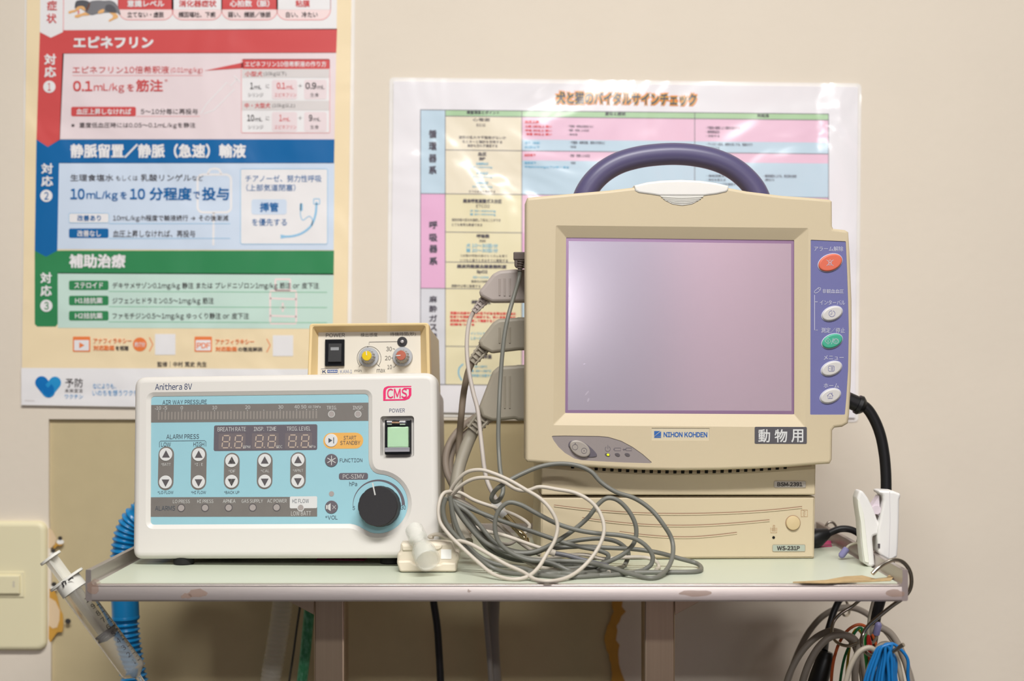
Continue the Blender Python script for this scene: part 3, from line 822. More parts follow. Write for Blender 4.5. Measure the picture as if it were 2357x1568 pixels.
bez = round_poly(V.pts([(308, 867), (1005, 857), (1010, 1285), (304, 1287)]), [.0115, .0125, .0085, .0090], 6)
ov_px = round_poly([(347.5, 1000), (348, 913.5), (848, 907.5), (848, 1040)], [0, 9, 10, 0], 6)[1:-1] + [(848, 1056), (849.5, 1068), (853, 1078), (859, 1086), (867, 1090.5), (876, 1092.5)]
cxk, cyk = 870, 1160
ov_px += [(cxk + 68.5 * math.cos(R(a)), cyk - 68 * math.sin(R(a))) for a in range(80, -112, -8)]
ov_px += [(834, 1216.5), (827, 1212), (817, 1208), (806, 1206)] + round_poly([(806, 1206), (347, 1208), (347.5, 1000)], [0, 9, 0], 6)[1:-1]
ov = V.pts(ov_px, -.0024)
ov = ccw(ov)
ovo = inset(ov, -.0042)
sw_o = rrect(*V.rect(875, 958, 953, 1053), .003); sw_i = rrect(*V.rect(880, 963, 950, 1049), .002)
mb = MB()
front = mb.prism(bez, -.022, 0.0, c_white, bev=.0062, n=6, cap=False)
sw_o, sw_i = ccw(sw_o), ccw(sw_i)
mb.holed(front, [ovo, sw_o], 0.0, c_white)
mb.wall(ovo, 0.0, inset(ov, -.0004), -.0021, c_white)
mb.wall(inset(ov, -.0004), -.0021, ov, -.0026, c_white)
mb.wall(sw_o, 0.0, sw_i, -.006, c_white); mb.flat(sw_i, -.006, c_white)
bezel = part('front_bezel', mb, tv)
mb = MB()
cs = round_poly(V.pts([(322, 880), (996, 868), (1002, 1272), (316, 1278)]), .008, 4)
# case narrows a little towards the rear
zlo = min(z for x, z in cs); zhi = max(z for x, z in cs)
cs2 = [(x * .925, z + .182 * math.tan(R(6.5)) * (zhi - z) / (zhi - zlo)) for x, z in cs]
mb.rings([[(x, .018, z) for x, z in cs], [(x, .20, z) for x, z in cs2]], c_grey)
part('case', mb, tv)
for px, py in ((421, 1300), (897, 1298)):
    for dy in (0, .15):
        v = ray(px, py, .201 * FPX / (py - CY)); mb = MB()
        mb.lathe([(.0092, 0), (.0100, .001), (.0096, .0125)], (v.x * (1 - dy * .3) + .01 * dy, v.y + dy + .004, ZS), (0, 0, 1), rubber, seg=20)
        part('foot', mb, tv, world=True)
# printed overlay
w = -.0026
mb = MB()
mb.flat(ov, w, p_blue)
w1, w2, w3, w4 = w + .0001, w + .0002, w + .0003, w + .0004
def vr(x0, y0, x1, y1, m, ww, r=0.0):
    k = V.scale((x0 + x1) / 2, (y0 + y1) / 2, w)
    mb.flat(rrect(*V.rect(x0, y0, x1, y1, ww), r * k), ww, m)
def vt(s, x0, y0, x1, y1, m, ww=None, b=0.0): mb.text(V, s, x0, y0, x1, y1, m, w3 if ww is None else ww, b)
def vc(x, y, r, m, ww, n=28):
    u, v = V.uv(x, y, ww); k = V.scale(x, y, ww); mb.flat(ellipse(u, v, r * k, r * k, n=n), ww, m)
def vring(x, y, r, lw, m, ww):
    u, v = V.uv(x, y, ww); k = V.scale(x, y, ww); mb.strip(ellipse(u, v, r * k, r * k), lw * k, ww, m, closed=True)
def vl(L, lw, m, ww):
    k = V.scale(*L[0], ww); mb.strip(V.pts(L, ww), [a * k for a in lw] if isinstance(lw, list) else lw * k, ww, m)
# the bars are clipped to the panel: built from its own edge points
bar = V.pts([(348.2, 932.5), (847.8, 927), (847.8, 969), (347.8, 973)], w1); mb.flat(bar, w1, p_grey)
mb.flat(V.pts([(347.4, 1145), (730, 1144), (730, 1189.5), (347, 1190)], w1), w1, p_grey)
vt('AIR WAY PRESSURE', 374, 921, 476, 930.5, p_ink)
for i in range(49):
    x = 365.2 + i * 7.56; y = 957 - (x - 365) * .008
    vr(x - 1.9, y - 8.5, x + 1.9, y + 9.5, p_bar, w2, .8)
for s, x, hw in (('-10', 372, 7), ('-5', 379 + 1, 4.5), ('0', 418.5, 2.6), ('10', 494, 5.5), ('20', 570, 5.8), ('30', 646, 5.8), ('40', 683.5, 5.8), ('50', 699, 5.8)):
    x = 363.5 if s == '-10' else x
    y = 939.5 - (x - 365) * .009
    vt(s, x - hw, y - 4, x + hw, y + 4, p_lt)
for i in (0, 2, 7, 12, 17, 22, 27, 32, 37, 42, 45, 47, 48):
    x = 365.2 + i * 7.56; vc(x, 946.5 - (x - 365) * .009, .9, p_lt, w3, 10)
vt('60 70hPa', 710, 933.5, 738, 939.5, p_lt)
for s, x0, x1, cx in (('TRIG.', 752, 775, 763), ('INSP.', 812, 836, 824)):
    vt(s, x0, 934.5, x1, 943, p_lt); vc(cx, 953.5, 6.5, p_led, w2); vring(cx, 953.5, 7.3, 1.3, p_lt, w3)
vt('ALARM PRESS', 383, 1000, 458, 1010.5, p_ink)
vl([(367, 1030), (367, 1018), (370, 1015.5), (471, 1014.5), (474, 1017), (474, 1028)], 1, p_ink, w2)
vt('LOW', 371, 1018.5, 393, 1028, p_ink); vt('HIGH', 445, 1018, 470, 1027.5, p_ink)
cols = ((382, 1046.5, 381, 1110, '*BATT', 371, 393, '*LO FLOW', 363, 399), (457.3, 1047, 457, 1109.5, '*I : E', 448, 467, '*HI FLOW', 440, 474),
        (533.4, 1061, 533, 1108.5, '*DF', 526, 542, '*BACK UP', 516, 551), (609.3, 1060.5, 609.3, 1108, '*CAL', 600, 620, None, 0, 0), (686, 1059.5, 685.5, 1107, '*APN.T', 674, 698, None, 0, 0))
for x, y, x2, y2, s, a, b, s2, a2, b2 in cols:
    vr(x - 18, y - 18, x + 18, y2 + 18, p_grey, w1, 18)
    ym = (y + y2) / 2 - (9 if y < 1050 else 0)
    vt(s, a, ym - 3, b, ym + 3.2, p_lt)
    if s2: vt(s2, a2, 1130.5, b2, 1137, p_ink)
vr(492, 978.5, 730, 1037, p_dark, w1, 4)
for i, (s, a, b, u_, ua, ub) in enumerate((('BREATH RATE', 501, 566, 'BPM', 560, 576), ('INSP.  TIME', 584, 636, 'SEC', 636, 650), ('TRIG. LEVEL', 660, 715, 'hPa', 712, 726))):
    vt(s, a, 983.3 - i * .6, b, 992.8 - i * .6, p_lt)
    x = 503 + i * 76.5; yo = -i * .7
    vr(x, 998 + yo, x + 62, 1035 + yo, p_win, w2, 2)
    vt(u_, ua, 1026 + yo, ub, 1032.5 + yo, p_lt, w4)
    for k in (0, 1):
        xa, xb = x + 8 + k * 29, x + 24 + k * 29; t_, m_, b_ = 1003 + yo, 1017 + yo, 1031 + yo; sl = 2.2
        for L in ([(xa + sl + 2, t_), (xb + sl - 2, t_)], [(xa + sl / 2 + 2, m_), (xb + sl / 2 - 2, m_)], [(xa + 2, b_), (xb - 2, b_)], [(xa + sl, t_ + 2), (xa + sl / 2, m_ - 2)], [(xb + sl, t_ + 2), (xb + sl / 2, m_ - 2)], [(xa + sl / 2, m_ + 2), (xa, b_ - 2)], [(xb + sl / 2, m_ + 2), (xb, b_ - 2)]):
            vl(L, 2.5, p_seg, w3)
        vc(xb + 5, b_ - .5, 1.5, p_seg, w3, 10)
vr(744, 996.5, 836, 1033, p_or, w1, 18); vt('START', 791, 1003.5, 820, 1012.3, p_ink); vt('STANDBY', 783, 1015, 829, 1024, p_ink)
vt('FUNCTION', 782, 1055.5, 834, 1064, p_ink)
vr(780, 1089, 847, 1104.5, p_dark, w1, 5); vt('PC-SIMV', 789, 1092, 838, 1102, p_lt); vt('hPa', 804, 1109, 822, 1119, p_ink)
vc(763, 1137, 6, p_led, w2); vt('*VOL', 749, 1187, 777, 1196, p_ink)
n = 40
al = [(870.5 + 58 * math.cos(R(182 - 182 * i / n)), 1163 - 57 * math.sin(R(182 - 182 * i / n))) for i in range(n + 1)]
vl(al, [.8 + 6.5 * (i / n) for i in range(n + 1)], p_dark, w1)
vt('5', 811.5, 1165.5, 817, 1174, p_ink); vt('30', 923, 1163.5, 934, 1173, p_ink)
vt('ALARMS', 357, 1165, 403, 1175.5, p_ink)
for s, a, b, cx in (('LO PRESS', 398, 437, 417), ('HI PRESS', 454, 491, 472), ('APNEA', 513, 542, 526.3), ('GAS SUPPLY', 556, 605, 581.6), ('AC POWER', 615, 660, 636.7)):
    y = 1154.5 - (a - 398) * .006
    vt(s, a, y - 4, b, y + 4, p_lt); vc(cx, y + 15, 7.2, p_led, w2); vring(cx, y + 15, 8.3, 1.4, p_arrow, w3)
vr(667, 1143, 730, 1170, p_wh, w2, 3); vt('HI FLOW', 673, 1149, 711, 1158, p_ink); vc(692, 1169, 6.5, p_led, w3 + .00005); vring(692, 1169, 7.5, 1.6, p_wh, w4); vt('LOW BATT', 670, 1177, 716, 1187, p_lt)
part('control_panel', mb, tv)
# membrane keys
def key(x, y, m, icon):
    global mb
    mb = MB(); u, v = V.uv(x, y, w); k = V.scale(x, y, w)
    mb.prism(ellipse(u, v, 14.8 * k, 14.8 * k, n=32), w, w + .0007, m, bev=.0003)
    icon(); part('key', mb, tv)
wk = w + .0008
for x, y, x2, y2, *_ in cols:
    am = p_worn if abs(x - 533.4) < 1 else p_arrow
    key(x, y, p_wh, lambda: mb.flat(round_poly(V.pts([(x - 9, y + 7), (x, y - 10), (x + 9, y + 7)], wk), .0004), wk, am))
    key(x2, y2, p_wh, lambda: mb.flat(round_poly(V.pts([(x2 - 9, y2 - 6), (x2, y2 + 11), (x2 + 9, y2 - 6)], wk), .0004), wk, am))
key(762.5, 1014, p_wh, lambda: (mb.flat(V.pts([(756, 1008.5), (756, 1020), (765, 1014)], wk), wk, p_ink), vl([(768, 1007), (768, 1021)], 1.8, p_ink, wk)))
def aster():
    for a in (90, 30, 150): vl([(763 - 11 * math.cos(R(a)), 1060 - 11 * math.sin(R(a))), (763 + 11 * math.cos(R(a)), 1060 + 11 * math.sin(R(a)))], 1.7, p_lt, wk)
key(763, 1060, p_dark, aster)
def mute():
    mb.flat(V.pts([(750.5, 1163), (754, 1163), (754, 1172), (750.5, 1172)], wk), wk, p_lt); mb.flat(V.pts([(755, 1163), (761, 1158.5), (761, 1177), (755, 1172.5)], wk), wk, p_lt)
    vl([(765, 1163.5), (773, 1172)], 1, p_lt, wk); vl([(773, 1163.5), (765, 1172)], 1, p_lt, wk)
key(763, 1167.5, p_dark, mute)
# lettering on the bezel
mb = MB(); q = .00015
mb.text(V, 'Anithera 8V', 357, 882.5, 442, 897.5, c_navy, q, .006)
part('model_name', mb, tv)
mb = MB(); mb.text(V, 'POWER', 896, 940.5, 932, 949.5, c_navy, q)
part('power_legend', mb, tv)
mb = MB()
mb.flat(round_poly(V.pts([(882, 922), (882, 900), (884, 893), (892, 889), (947, 888.5), (947, 891), (896, 892.5), (890, 895), (888, 901), (888, 919)]), .0012, 5), q, c_mag)
mb.flat(round_poly(V.pts([(882, 923), (882, 919.5), (925, 918.5), (935, 916), (941, 910), (941, 896), (929, 895.5), (929, 893), (947, 893), (947, 910), (942, 918), (932, 922)]), .0004), q + .00003, c_mag)
mb.text(V, 'CMS', 891, 894.5, 937, 917, c_mag, q + .0001, .012)
part('maker_logo', mb, tv)
# big rotary knob
mb = MB(); u, v = V.uv(876, 1166, w); k = V.scale(872, 1160, w)
r0 = 45.5 * k
mb.lathe([(r0 * 1.03, 0), (r0 * 1.03, .004), (r0, .0165), (r0 * .985, .0178), (r0 * .96, .0184), (0.0001, .0184)], (u, -w, v), (0, -1, 0), b_black, seg=60, cap1=False, flute=lambda i: -0.018 if i % 5 == 0 else 0)
kn = part('knob', mb, tv, sharp=30)
mb = MB()
mb.strip(V.pts([(857.5, 1111.5), (863.5, 1140)], .0159), 3.0 * k, .0159 + .0001, p_lt)
part('pointer_line', mb, kn)
# power rocker under its hinged clear cover
mb = MB()
mb.prism(rrect(*V.rect(886, 966.5, 946, 1046.5), .0012), -.0062, .0015, b_gloss, bev=.0008)
ps = part('power_switch', mb, tv)
mb = MB()
mb.prism(rrect(*V.rect(892.5, 983, 941, 1031), .001), .0014, .0038, M('green_rocker', (196, 232, 190), rough=0.2, coat=.5), bev=.0012)
part('rocker', mb, ps)
mb = MB()
p = rrect(*V.rect(888, 976, 944, 1036), .0012)
mb.prism(p, .0050, .0062, M('clear_cover', (225, 232, 232), rough=0.08, trans=1.0, alpha=.35, ior=1.3), bev=.0004)
part('switch_cover', mb, ps)
mb = MB()
vr2 = lambda x0, y0, x1, y1, m, a, b: mb.prism(rrect(*V.rect(x0, y0, x1, y1), .0004), a, b, m, bev=.0003)
vr2(888, 1031, 944, 1041, M('cover_lip', (150, 148, 154), rough=.25), .002, .006)
part('cover_lip', mb, ps)
for x0, x1 in ((893, 904), (922, 935)):
    mb = MB(); a = V.uv(x0, 974); b = V.uv(x1, 974)
    mb.tube([(a[0], -.0045, a[1]), (b[0], -.0045, b[1])], .0023, chrome, seg=16); part('hinge_barrel', mb, ps)
mb = MB(); a = V.uv(904, 974); b = V.uv(922, 974); mb.tube([(a[0], -.0045, a[1]), (b[0], -.0045, b[1])], .0011, M('hinge_pin', (150, 120, 96), rough=.3, metal=.8)); part('hinge_pin', mb, ps)

# ------------------------------------------------------------------ small alarm box on top
K = Frame(849, 870, 1.405, yaw=-2.5, pitch=7, roll=0.75)
tk = thing('alarm_box', K.mat, 'small cream breathing alarm box with yellow and red knobs on top of the ventilator', 'medical device')
k_case = M('cream_case', (222, 196, 144), rough=0.55, bump=.12, bscale=1800)
k_pan = M('cream_panel', (212, 205, 190), rough=0.5)
k_ink = M('panel_black_ink', (64, 60, 56), rough=.5)
mb = MB()
o_ = round_poly(K.pts([(712, 745), (987, 743), (991, 887), (707, 888)]), [.0035, .0035, .001, .001], 4)
i_ = round_poly(K.pts([(719, 751), (980, 748.5), (984, 882), (714, 883)]), [.003, .003, .001, .001], 4)
ip = round_poly(K.pts([(733, 765.5), (967.5, 762.5), (969, 878), (731, 880)], -.0115), [.0008, .0008, .0005, .0005], 4)
o_, i_, ip = ccw(o_), ccw(i_), ccw(ip)
f_ = mb.prism(o_, -.014, 0.0, k_case, bev=.0012, cap=False)
mb.wall(f_, 0.0, i_, -.0006, k_case); mb.wall(i_, -.0006, ip, -.0115, k_case)
part('front_frame', mb, tk)
mb = MB()
bk = inset(o_, .0012)
mb.rings([[(x, .012, z) for x, z in bk], [(x, .115, z) for x, z in bk]], M('case_beige_grey', (190, 178, 146), rough=.5)); part('case', mb, tk)
mb = MB(); w = -.0114
mb.flat(inset(ip, -.0003), w, k_pan)
def kt(s, x0, y0, x1, y1, m=None, b=0.0, ww=None): mb.text(K, s, x0, y0, x1, y1, m or k_ink, w + .0002 if ww is None else ww, b)
def kl(L, lw, m=None): mb.strip(K.pts(L, w + .0002), lw * K.scale(850, 800, w), w + .0002, m or k_ink)
kt('POWER', 750, 767.2, 794, 776.3, b=.004); kt('検出感度', 830, 766.5, 869, 775.3, b=.002); kt('待機時間(秒)', 898, 764.8, 957, 774.5, b=.002)
kl([(849.5, 793.5), (849.5, 787.8), (916, 786.6)], 1.1)
kl([(cx, cy) for cx, cy in [(849.5 + 27.5 * math.cos(R(a)), 825 - 27.5 * math.sin(R(a))) for a in range(-40, 222, 6)]], 1.0)
kl([(826, 845), (832.5, 839)], 1.0); kl([(874, 844.5), (867, 838)], 1.0); kl([(846.5, 797.5), (846.5, 803)], 2.2)
kt('min', 816, 849.5, 832, 856.5); kt('max', 867, 849.5, 886.5, 857.8)
for s, y in (('30', 803.5), ('20', 824.5), ('10', 845)):
    x0, x1 = {'30': (889, 902), '20': (886, 899.5), '10': (891.5, 902)}[s]; kt(s, x0, y - 5, x1, y + 5, b=.004)
kl([(904, 803), (907, 803), (909, 805)], 1.1); kl([(901, 824.5), (904, 824), (907, 822)], 1.6); kl([(905, 845), (907.5, 845), (912, 839.5)], 1.1); kl([(908, 815.5), (914, 814.7)], 1.6)
kk = K.scale(750, 850, w)
mb.strip(rrect(*K.rect(739, 849, 779.5, 862, w)), .7 * kk, w + .0002, c_navy, closed=True)
kt('K', 742, 852, 750.5, 859.5, c_navy, .02); mb.flat(rrect(*K.rect(753.5, 851.5, 777, 858.5, w)), w + .0002, M('logo_blue', (34, 74, 146), rough=.4)); kt('KIMURA', 755, 853.3, 776, 856.9, p_wh, .03, w + .0003)
kt('KAM-1', 783, 851.5, 810.5, 859.5, M('faded_blue_ink', (110, 124, 160), rough=.5))
part('front_panel', mb, tk)
mb = MB(); mb.prism(rrect(*K.rect(749, 782, 793.5, 843.5, w), .0006), w, w + .003, b_gloss, bev=.0004)
ks = part('power_switch', mb, tk)
mb = MB()
x0, z0, x1, z1 = K.rect(756.5, 791, 786, 833.5, w + .003)
mb.rings([[(x0, -(w + .0031), z0), (x1, -(w + .0031), z0), (x1, -(w + .0031), z1), (x0, -(w + .0031), z1)], [(x0, -(w + .0058), z0), (x1, -(w + .0058), z0), (x1, -(w + .0034), z1), (x0, -(w + .0034), z1)]], M('black_satin', (22, 21, 22), rough=.4))
a = K.rect(761, 799.5, 780, 806.5, w + .0041)
mb.add([(a[0], -(w + .0041) - .0002, a[1]), (a[2], -(w + .0041) - .0002, a[1]), (a[2], -(w + .0041) - .0002, a[3]), (a[0], -(w + .0041) - .0002, a[3])], [(0, 1, 2, 3)], M('switch_marker', (140, 142, 144), rough=.4))
part('rocker', mb, ks)
def small_knob(px, py, capm, ang):
    k = K.scale(px, py, w); u, v = K.uv(px, py, w)
    mb = MB()
    mb.lathe([(23 * k, 0), (23 * k, .0018), (22.2 * k, .0028), (15.2 * k, .0030), (12.2 * k, .0125), (11.6 * k, .0130), (.0001, .0130)], (u, -w, v), (0, -1, 0), M('knob_grey', (162, 164, 167), rough=.4), seg=48, cap1=False, flute=None)
    kn = part('knob', mb, tk)
    mb = MB()
    for i in range(14):
        t = 2 * math.pi * i / 14
        a = Vector((u + math.cos(t) * 14.8 * k, -w - .0032, v + math.sin(t) * 14.8 * k)); b = Vector((u + math.cos(t) * 12.2 * k, -w - .0122, v + math.sin(t) * 12.2 * k))
        mb.tube([a, b], [.0008, .0006], M('knob_rib', (168, 164, 156), rough=.5), seg=6)
    part('grip_ribs', mb, kn)
    mb = MB()
    mb.lathe([(11.2 * k, .0125), (11.2 * k, .0140), (10.4 * k, .0146), (.0001, .0147)], (u, -w, v), (0, -1, 0), capm, seg=32, cap1=False)
    part('knob_cap', mb, kn)
    mb = MB()
    d = Vector((math.cos(R(ang)), math.sin(R(ang))))
    mb.strip([(u + d.x * 11 * k, v + d.y * 11 * k), (u + d.x * 1 * k, v + d.y * 1 * k)], 2 * k, w + .0149, p_wh)
    part('pointer_line', mb, kn)
small_knob(849, 823, M('cap_yellow', (214, 183, 20), rough=.3), 95)
small_knob(927, 822, M('cap_red', (174, 94, 73), rough=.3), 184)
mb = MB(); u, v = K.uv(926, 787, w); k = K.scale(926, 787, w)
mb.lathe([(11.5 * k, 0), (11.5 * k, .0008), (4.6 * k, .0010), (4.4 * k, .0006)], (u, -w, v), (0, -1, 0), b_black, seg=28)
il = part('indicator_ring', mb, tk)
mb = MB(); mb.lathe([(4.4 * k, .0006), (3.6 * k, .0022), (.0001, .0028)], (u, -w, v), (0, -1, 0), M('lens_grey', (170, 166, 166), rough=.2), seg=20, cap1=False); part('indicator_lens', mb, il)

# ------------------------------------------------------------------ patient monitor
Q = Frame(1560, 1141, 1.370, yaw=2.2, pitch=0.4, roll=-0.3)
tm = thing('patient_monitor', Q.mat, 'beige patient monitor with lilac screen, blue key strip and arched purple handle', 'medical device')
c_be = M('monitor_beige', (199, 184, 154), rough=0.5, spec=0.4, bump=.07, bscale=2200)
c_bed = M('monitor_beige_rear', (183, 169, 141), rough=0.55)
c_pur = M('handle_purple', (84, 79, 112), rough=0.36, spec=.5, bump=.05, bscale=2500)
c_strip = M('key_strip_blue', (106, 107, 156), rough=0.5, bump=.05, bscale=2500)
c_txt = M('strip_lettering', (190, 190, 205), rough=.5)
WB = .020                         # bezel stands forward of the base
mb = MB()
# lower chassis
mb.prism(round_poly(Q.pts([(1246, 1066), (1878, 1066), (1877, 1140), (1246, 1140)]), .0015), -.150, 0.0, c_be, bev=.0015)
part('base_unit', mb, tm)
mb = MB()
top = [(1211, 462), (1214, 455), (1240, 452), (1320, 445), (1400, 438), (1459, 431), (1519, 431.5), (1620, 431.5), (1678, 432), (1720, 440), (1800, 450), (1880, 456), (1910, 459), (1916, 463)]
rightp = [(1916.5, 520), (1919, 526), (1946, 529), (1954, 534), (1958, 600), (1961.5, 690), (1962, 770), (1960, 880), (1956, 955), (1953, 975), (1940, 983), (1922, 985), (1917, 991), (1916, 1058), (1911, 1068)]
botp = [(1880, 1070), (1820, 1075), (1740, 1079.5), (1650, 1082.5), (1560, 1083.5), (1470, 1082), (1390, 1078), (1320, 1073), (1260, 1067.5), (1214, 1064), (1209, 1058)]
outl = ccw(Q.pts(top + rightp + botp, WB))
bo = [(1279, 519), (1861, 525), (1853, 984), (1273, 979)]
bi = [(1303, 547), (1828, 553), (1828, 954), (1301, 951)]
bo_ = round_poly(Q.pts(bo, WB), .0015, 3); bi_ = round_poly(Q.pts(bi, WB - .0055), .0008, 3)
ks_px = [(1866, 552), (1947, 555.5), (1950, 620), (1952.5, 690), (1954, 760), (1952.5, 850), (1948, 920), (1945, 955), (1865, 955)]
ksp = round_poly(Q.pts(ks_px, WB), [.0008, .001, 0, 0, 0, 0, 0, .001, .0008], 3)
pw_px = [(1270, 1005), (1272, 1003.5), (1300, 1003), (1378, 1004), (1400, 1006), (1430, 1015), (1456, 1029), (1480, 1046), (1499, 1063), (1500.5, 1065), (1497, 1067), (1440, 1065.5), (1370, 1062), (1338, 1060), (1322, 1056), (1300, 1043), (1285, 1029), (1274, 1014)]
pwp = Q.pts(pw_px, WB)
np_ = rrect(*Q.rect(1500, 985.5, 1633, 1014, WB), .0003)
f_ = mb.prism(outl, -.012, WB, c_be, bev=.003, n=4, cap=False)
ksp, pwp, np_, bo_, bi_ = ccw(ksp), ccw(pwp), ccw(np_), ccw(bo_), ccw(bi_)
# lamp notch
nt_px = [(1459, 426), (1460.5, 440), (1470, 445), (1500, 449), (1518, 451.5), (1530, 462), (1548, 471), (1570, 474), (1592, 471), (1609, 462), (1621, 452), (1650, 448), (1673, 443), (1677.5, 438), (1678, 426)]
mb.holed(f_, [bo_, ksp, pwp, np_], WB, c_be)
mb.wall(bo_, WB, bi_, WB - .0055, c_be)
for h in (ksp, pwp, np_):
    mb.wall(h, WB, inset(h, .0001), WB - .0007, c_be)
mb.wall(outl, -.012, outl, -.0121, c_be)
bz = part('display_bezel', mb, tm, sharp=30)
# rear shell
mb = MB()
sh = ccw(Q.pts([(1218, 470), (1330, 452), (1460, 440), (1680, 440), (1800, 455), (1908, 470), (1908, 1052), (1214, 1052)], WB))
mb.rings([[(x, .010, z) for x, z in sh], [(x, .105, z) for x, z in inset(sh, .006)], [(x, .125, z) for x, z in inset(sh, .02)]], c_bed)
part('rear_shell', mb, tm)
# screen
mb = MB()
m_scr = M('touch_screen', (186, 176, 186), rough=0.15, metal=0.5, spec=.5, coat=0.0)
m_scre = M('screen_border', (150, 122, 152), rough=0.3, metal=.35)
so = ccw(Q.pts([(1302, 546), (1829, 552), (1829, 955), (1300, 952)], WB - .0063)); si = ccw(Q.pts([(1309, 555), (1821, 561), (1822, 946), (1307, 944)], WB - .0063))
mb.flat(si, WB - .0062, m_scr); mb.wall(so, WB - .0063, si, WB - .0062, m_scre)
mb.flat(so, WB - .0067, m_scre)
rg = random.Random(5)
for x, y, a, b, rt in ((1351, 905, 7, 2, 50), (1354, 921, 2.5, 5, -20), (1345, 838, 3, 1, 20)):
    u, v = Q.uv(x, y, WB - .0062); mb.flat(ellipse(u, v, a * .0004, b * .0004, rt, 12), WB - .0060, M('screen_smear', (200, 190, 204), rough=.5, alpha=.6))
part('screen', mb, tm)
# handle
mb = MB()
hp = []
for px, py in ((1338, 475), (1347, 447), (1364, 420), (1390, 395), (1425, 375), (1470, 362), (1515, 356), (1556, 354.5), (1600, 358), (1645, 368), (1682, 384), (1712, 406), (1735, 432), (1747, 455), (1753, 475)):
    v = Q.uv(px, py, -.035); hp.append((v[0], .035, v[1]))
mb.tube(spline(hp, 6), .0112, c_pur, seg=24)
part('handle', mb, tm)
# alarm lamp
m_lens = M('lamp_lens', (226, 224, 218), rough=0.25, coat=.3, sss=.3, ior=1.4)
mb = MB()
lp = [(1459.5, 427), (1490, 419.5), (1525, 415.5), (1568, 414), (1612, 416), (1648, 421), (1677, 428), (1676.5, 438), (1672, 443), (1650, 448), (1619, 452), (1518, 452), (1500, 449), (1470, 445), (1461, 440)]
mb.prism(Q.pts(lp, WB), -.004, WB + .0012, m_lens, bev=.002)
la = part('alarm_lamp', mb, tm)
mb = MB()
mb.prism(Q.pts([(1518, 450), (1621, 450), (1609, 461.5), (1592, 470.5), (1570, 473.5), (1548, 470.5), (1530, 461.5)], WB), WB - .001, WB + .0006, M('lamp_lens_lower', (206, 204, 196), rough=.3), bev=.0004)
for i, y in enumerate((455, 459, 463, 467)):
    hw = (48, 43, 36, 26)[i]; c = [(1570 + hw * t, y + 3 * (1 - t * t) - 2) for t in [-1, -.6, -.2, .2, .6, 1]]
    mb.tube([(a, -(WB + .0006), b) for a, b in Q.pts(c, WB)], .0006, M('lamp_lens_lower', None), seg=6)
part('lower_lens', mb, la)
# key strip
mb = MB(); w = WB - .0006
mb.flat(ksp, w, c_strip)
def qt(s, x0, y0, x1, y1, m, ww, b=0.0): mb.text(Q, s, x0, y0, x1, y1, m, ww, b)
def ql(L, lw, m, ww): mb.strip(Q.pts(L, ww), lw * Q.scale(*L[0], ww), ww, m)
for s, x0, y0, x1, y1 in (('アラーム解除', 1874, 567, 1941, 578.5), ('非観血血圧', 1893, 665.5, 1942, 675.5), ('インターバル', 1887, 691, 1945, 702), ('測定／停止', 1890, 754.5, 1945, 766.5), ('メニュー', 1896, 818, 1942, 828.5), ('ホーム', 1896, 882.5, 1931, 893)):
    qt(s, x0, y0, x1, y1, c_txt, w + .0002, .004)
ql([(1875, 679), (1875, 760), (1882, 760)], 1.3, c_txt, w + .0002); ql([(1875, 695), (1882, 695)], 1.3, c_txt, w + .0002)
ql([(1888, 668), (1889, 663), (1884, 662), (1880, 666), (1876, 669), (1874, 673), (1877, 675), (1882, 673), (1888, 668), (1883, 664)], 1.1, c_txt, w + .0002)
part('key_strip', mb, tm)
def oval(x, y, a, b, rot, col, icon):
    global mb
    mb = MB(); u, v = Q.uv(x, y, w); k = Q.scale(x, y, w)
    mb.prism(ellipse(u, v, (a + 1.6) * k, (b + 1.6) * k, rot), w, w + .0006, c_txt, bev=.0003)
    mb.prism(ellipse(u, v, a * k, b * k, rot), w + .0003, w + .0022, col, bev=.0014, n=4)
    icon(x, y, w + .0024); part('button', mb, tm)
i_vi = M('icon_violet', (104, 106, 160), rough=.5)
b_wht = M('button_white', (199, 196, 192), rough=.4)
def ic_bell(x, y, ww):
    ql([(x - 6, y + 5), (x - 3, y + 2), (x - 3, y - 4), (x, y - 7), (x + 3, y - 4), (x + 3, y + 2), (x + 6, y + 5), (x - 6, y + 5)], .9, c_txt, ww); ql([(x - 8, y - 7), (x + 8, y + 7)], .9, c_txt, ww); ql([(x + 8, y - 7), (x - 8, y + 7)], .9, c_txt, ww)
def ic_clock(x, y, ww):
    ql([(x + 7 * math.cos(R(t)), y + 7 * math.sin(R(t))) for t in range(-70, 271, 20)], .9, i_vi, ww); ql([(x - 4, y + 1), (x, y + 1), (x, y - 5)], .9, i_vi, ww)
def ic_go(x, y, ww):
    ql([(x - 16, y), (x - 9, y - 7), (x - 2, y), (x - 9, y + 7), (x - 16, y)], .9, c_txt, ww); ql([(x - 9, y - 3), (x - 9, y + 4)], .9, c_txt, ww); ql([(x + 3, y - 7), (x - 1, y + 7)], .9, c_txt, ww)
    ql([(x + 9 + 6 * math.cos(R(t)), y + 6 * math.sin(R(t))) for t in range(0, 361, 24)], .9, c_txt, ww); ql([(x + 5, y - 3), (x + 13, y - 3), (x + 9, y + 4), (x + 5, y - 3)], .9, c_txt, ww)
def ic_menu(x, y, ww):
    ql([(x - 7, y - 4), (x - 5, y - 6), (x + 5, y - 6), (x + 7, y - 4), (x + 7, y + 4), (x + 5, y + 6), (x - 5, y + 6), (x - 7, y + 4), (x - 7, y - 4)], .9, i_vi, ww)
    for d in (-3, 0, 3): ql([(x - 1, y + d), (x + 5, y + d)], .9, i_vi, ww)
    ql([(x - 5, y), (x - 3, y)], .9, i_vi, ww)
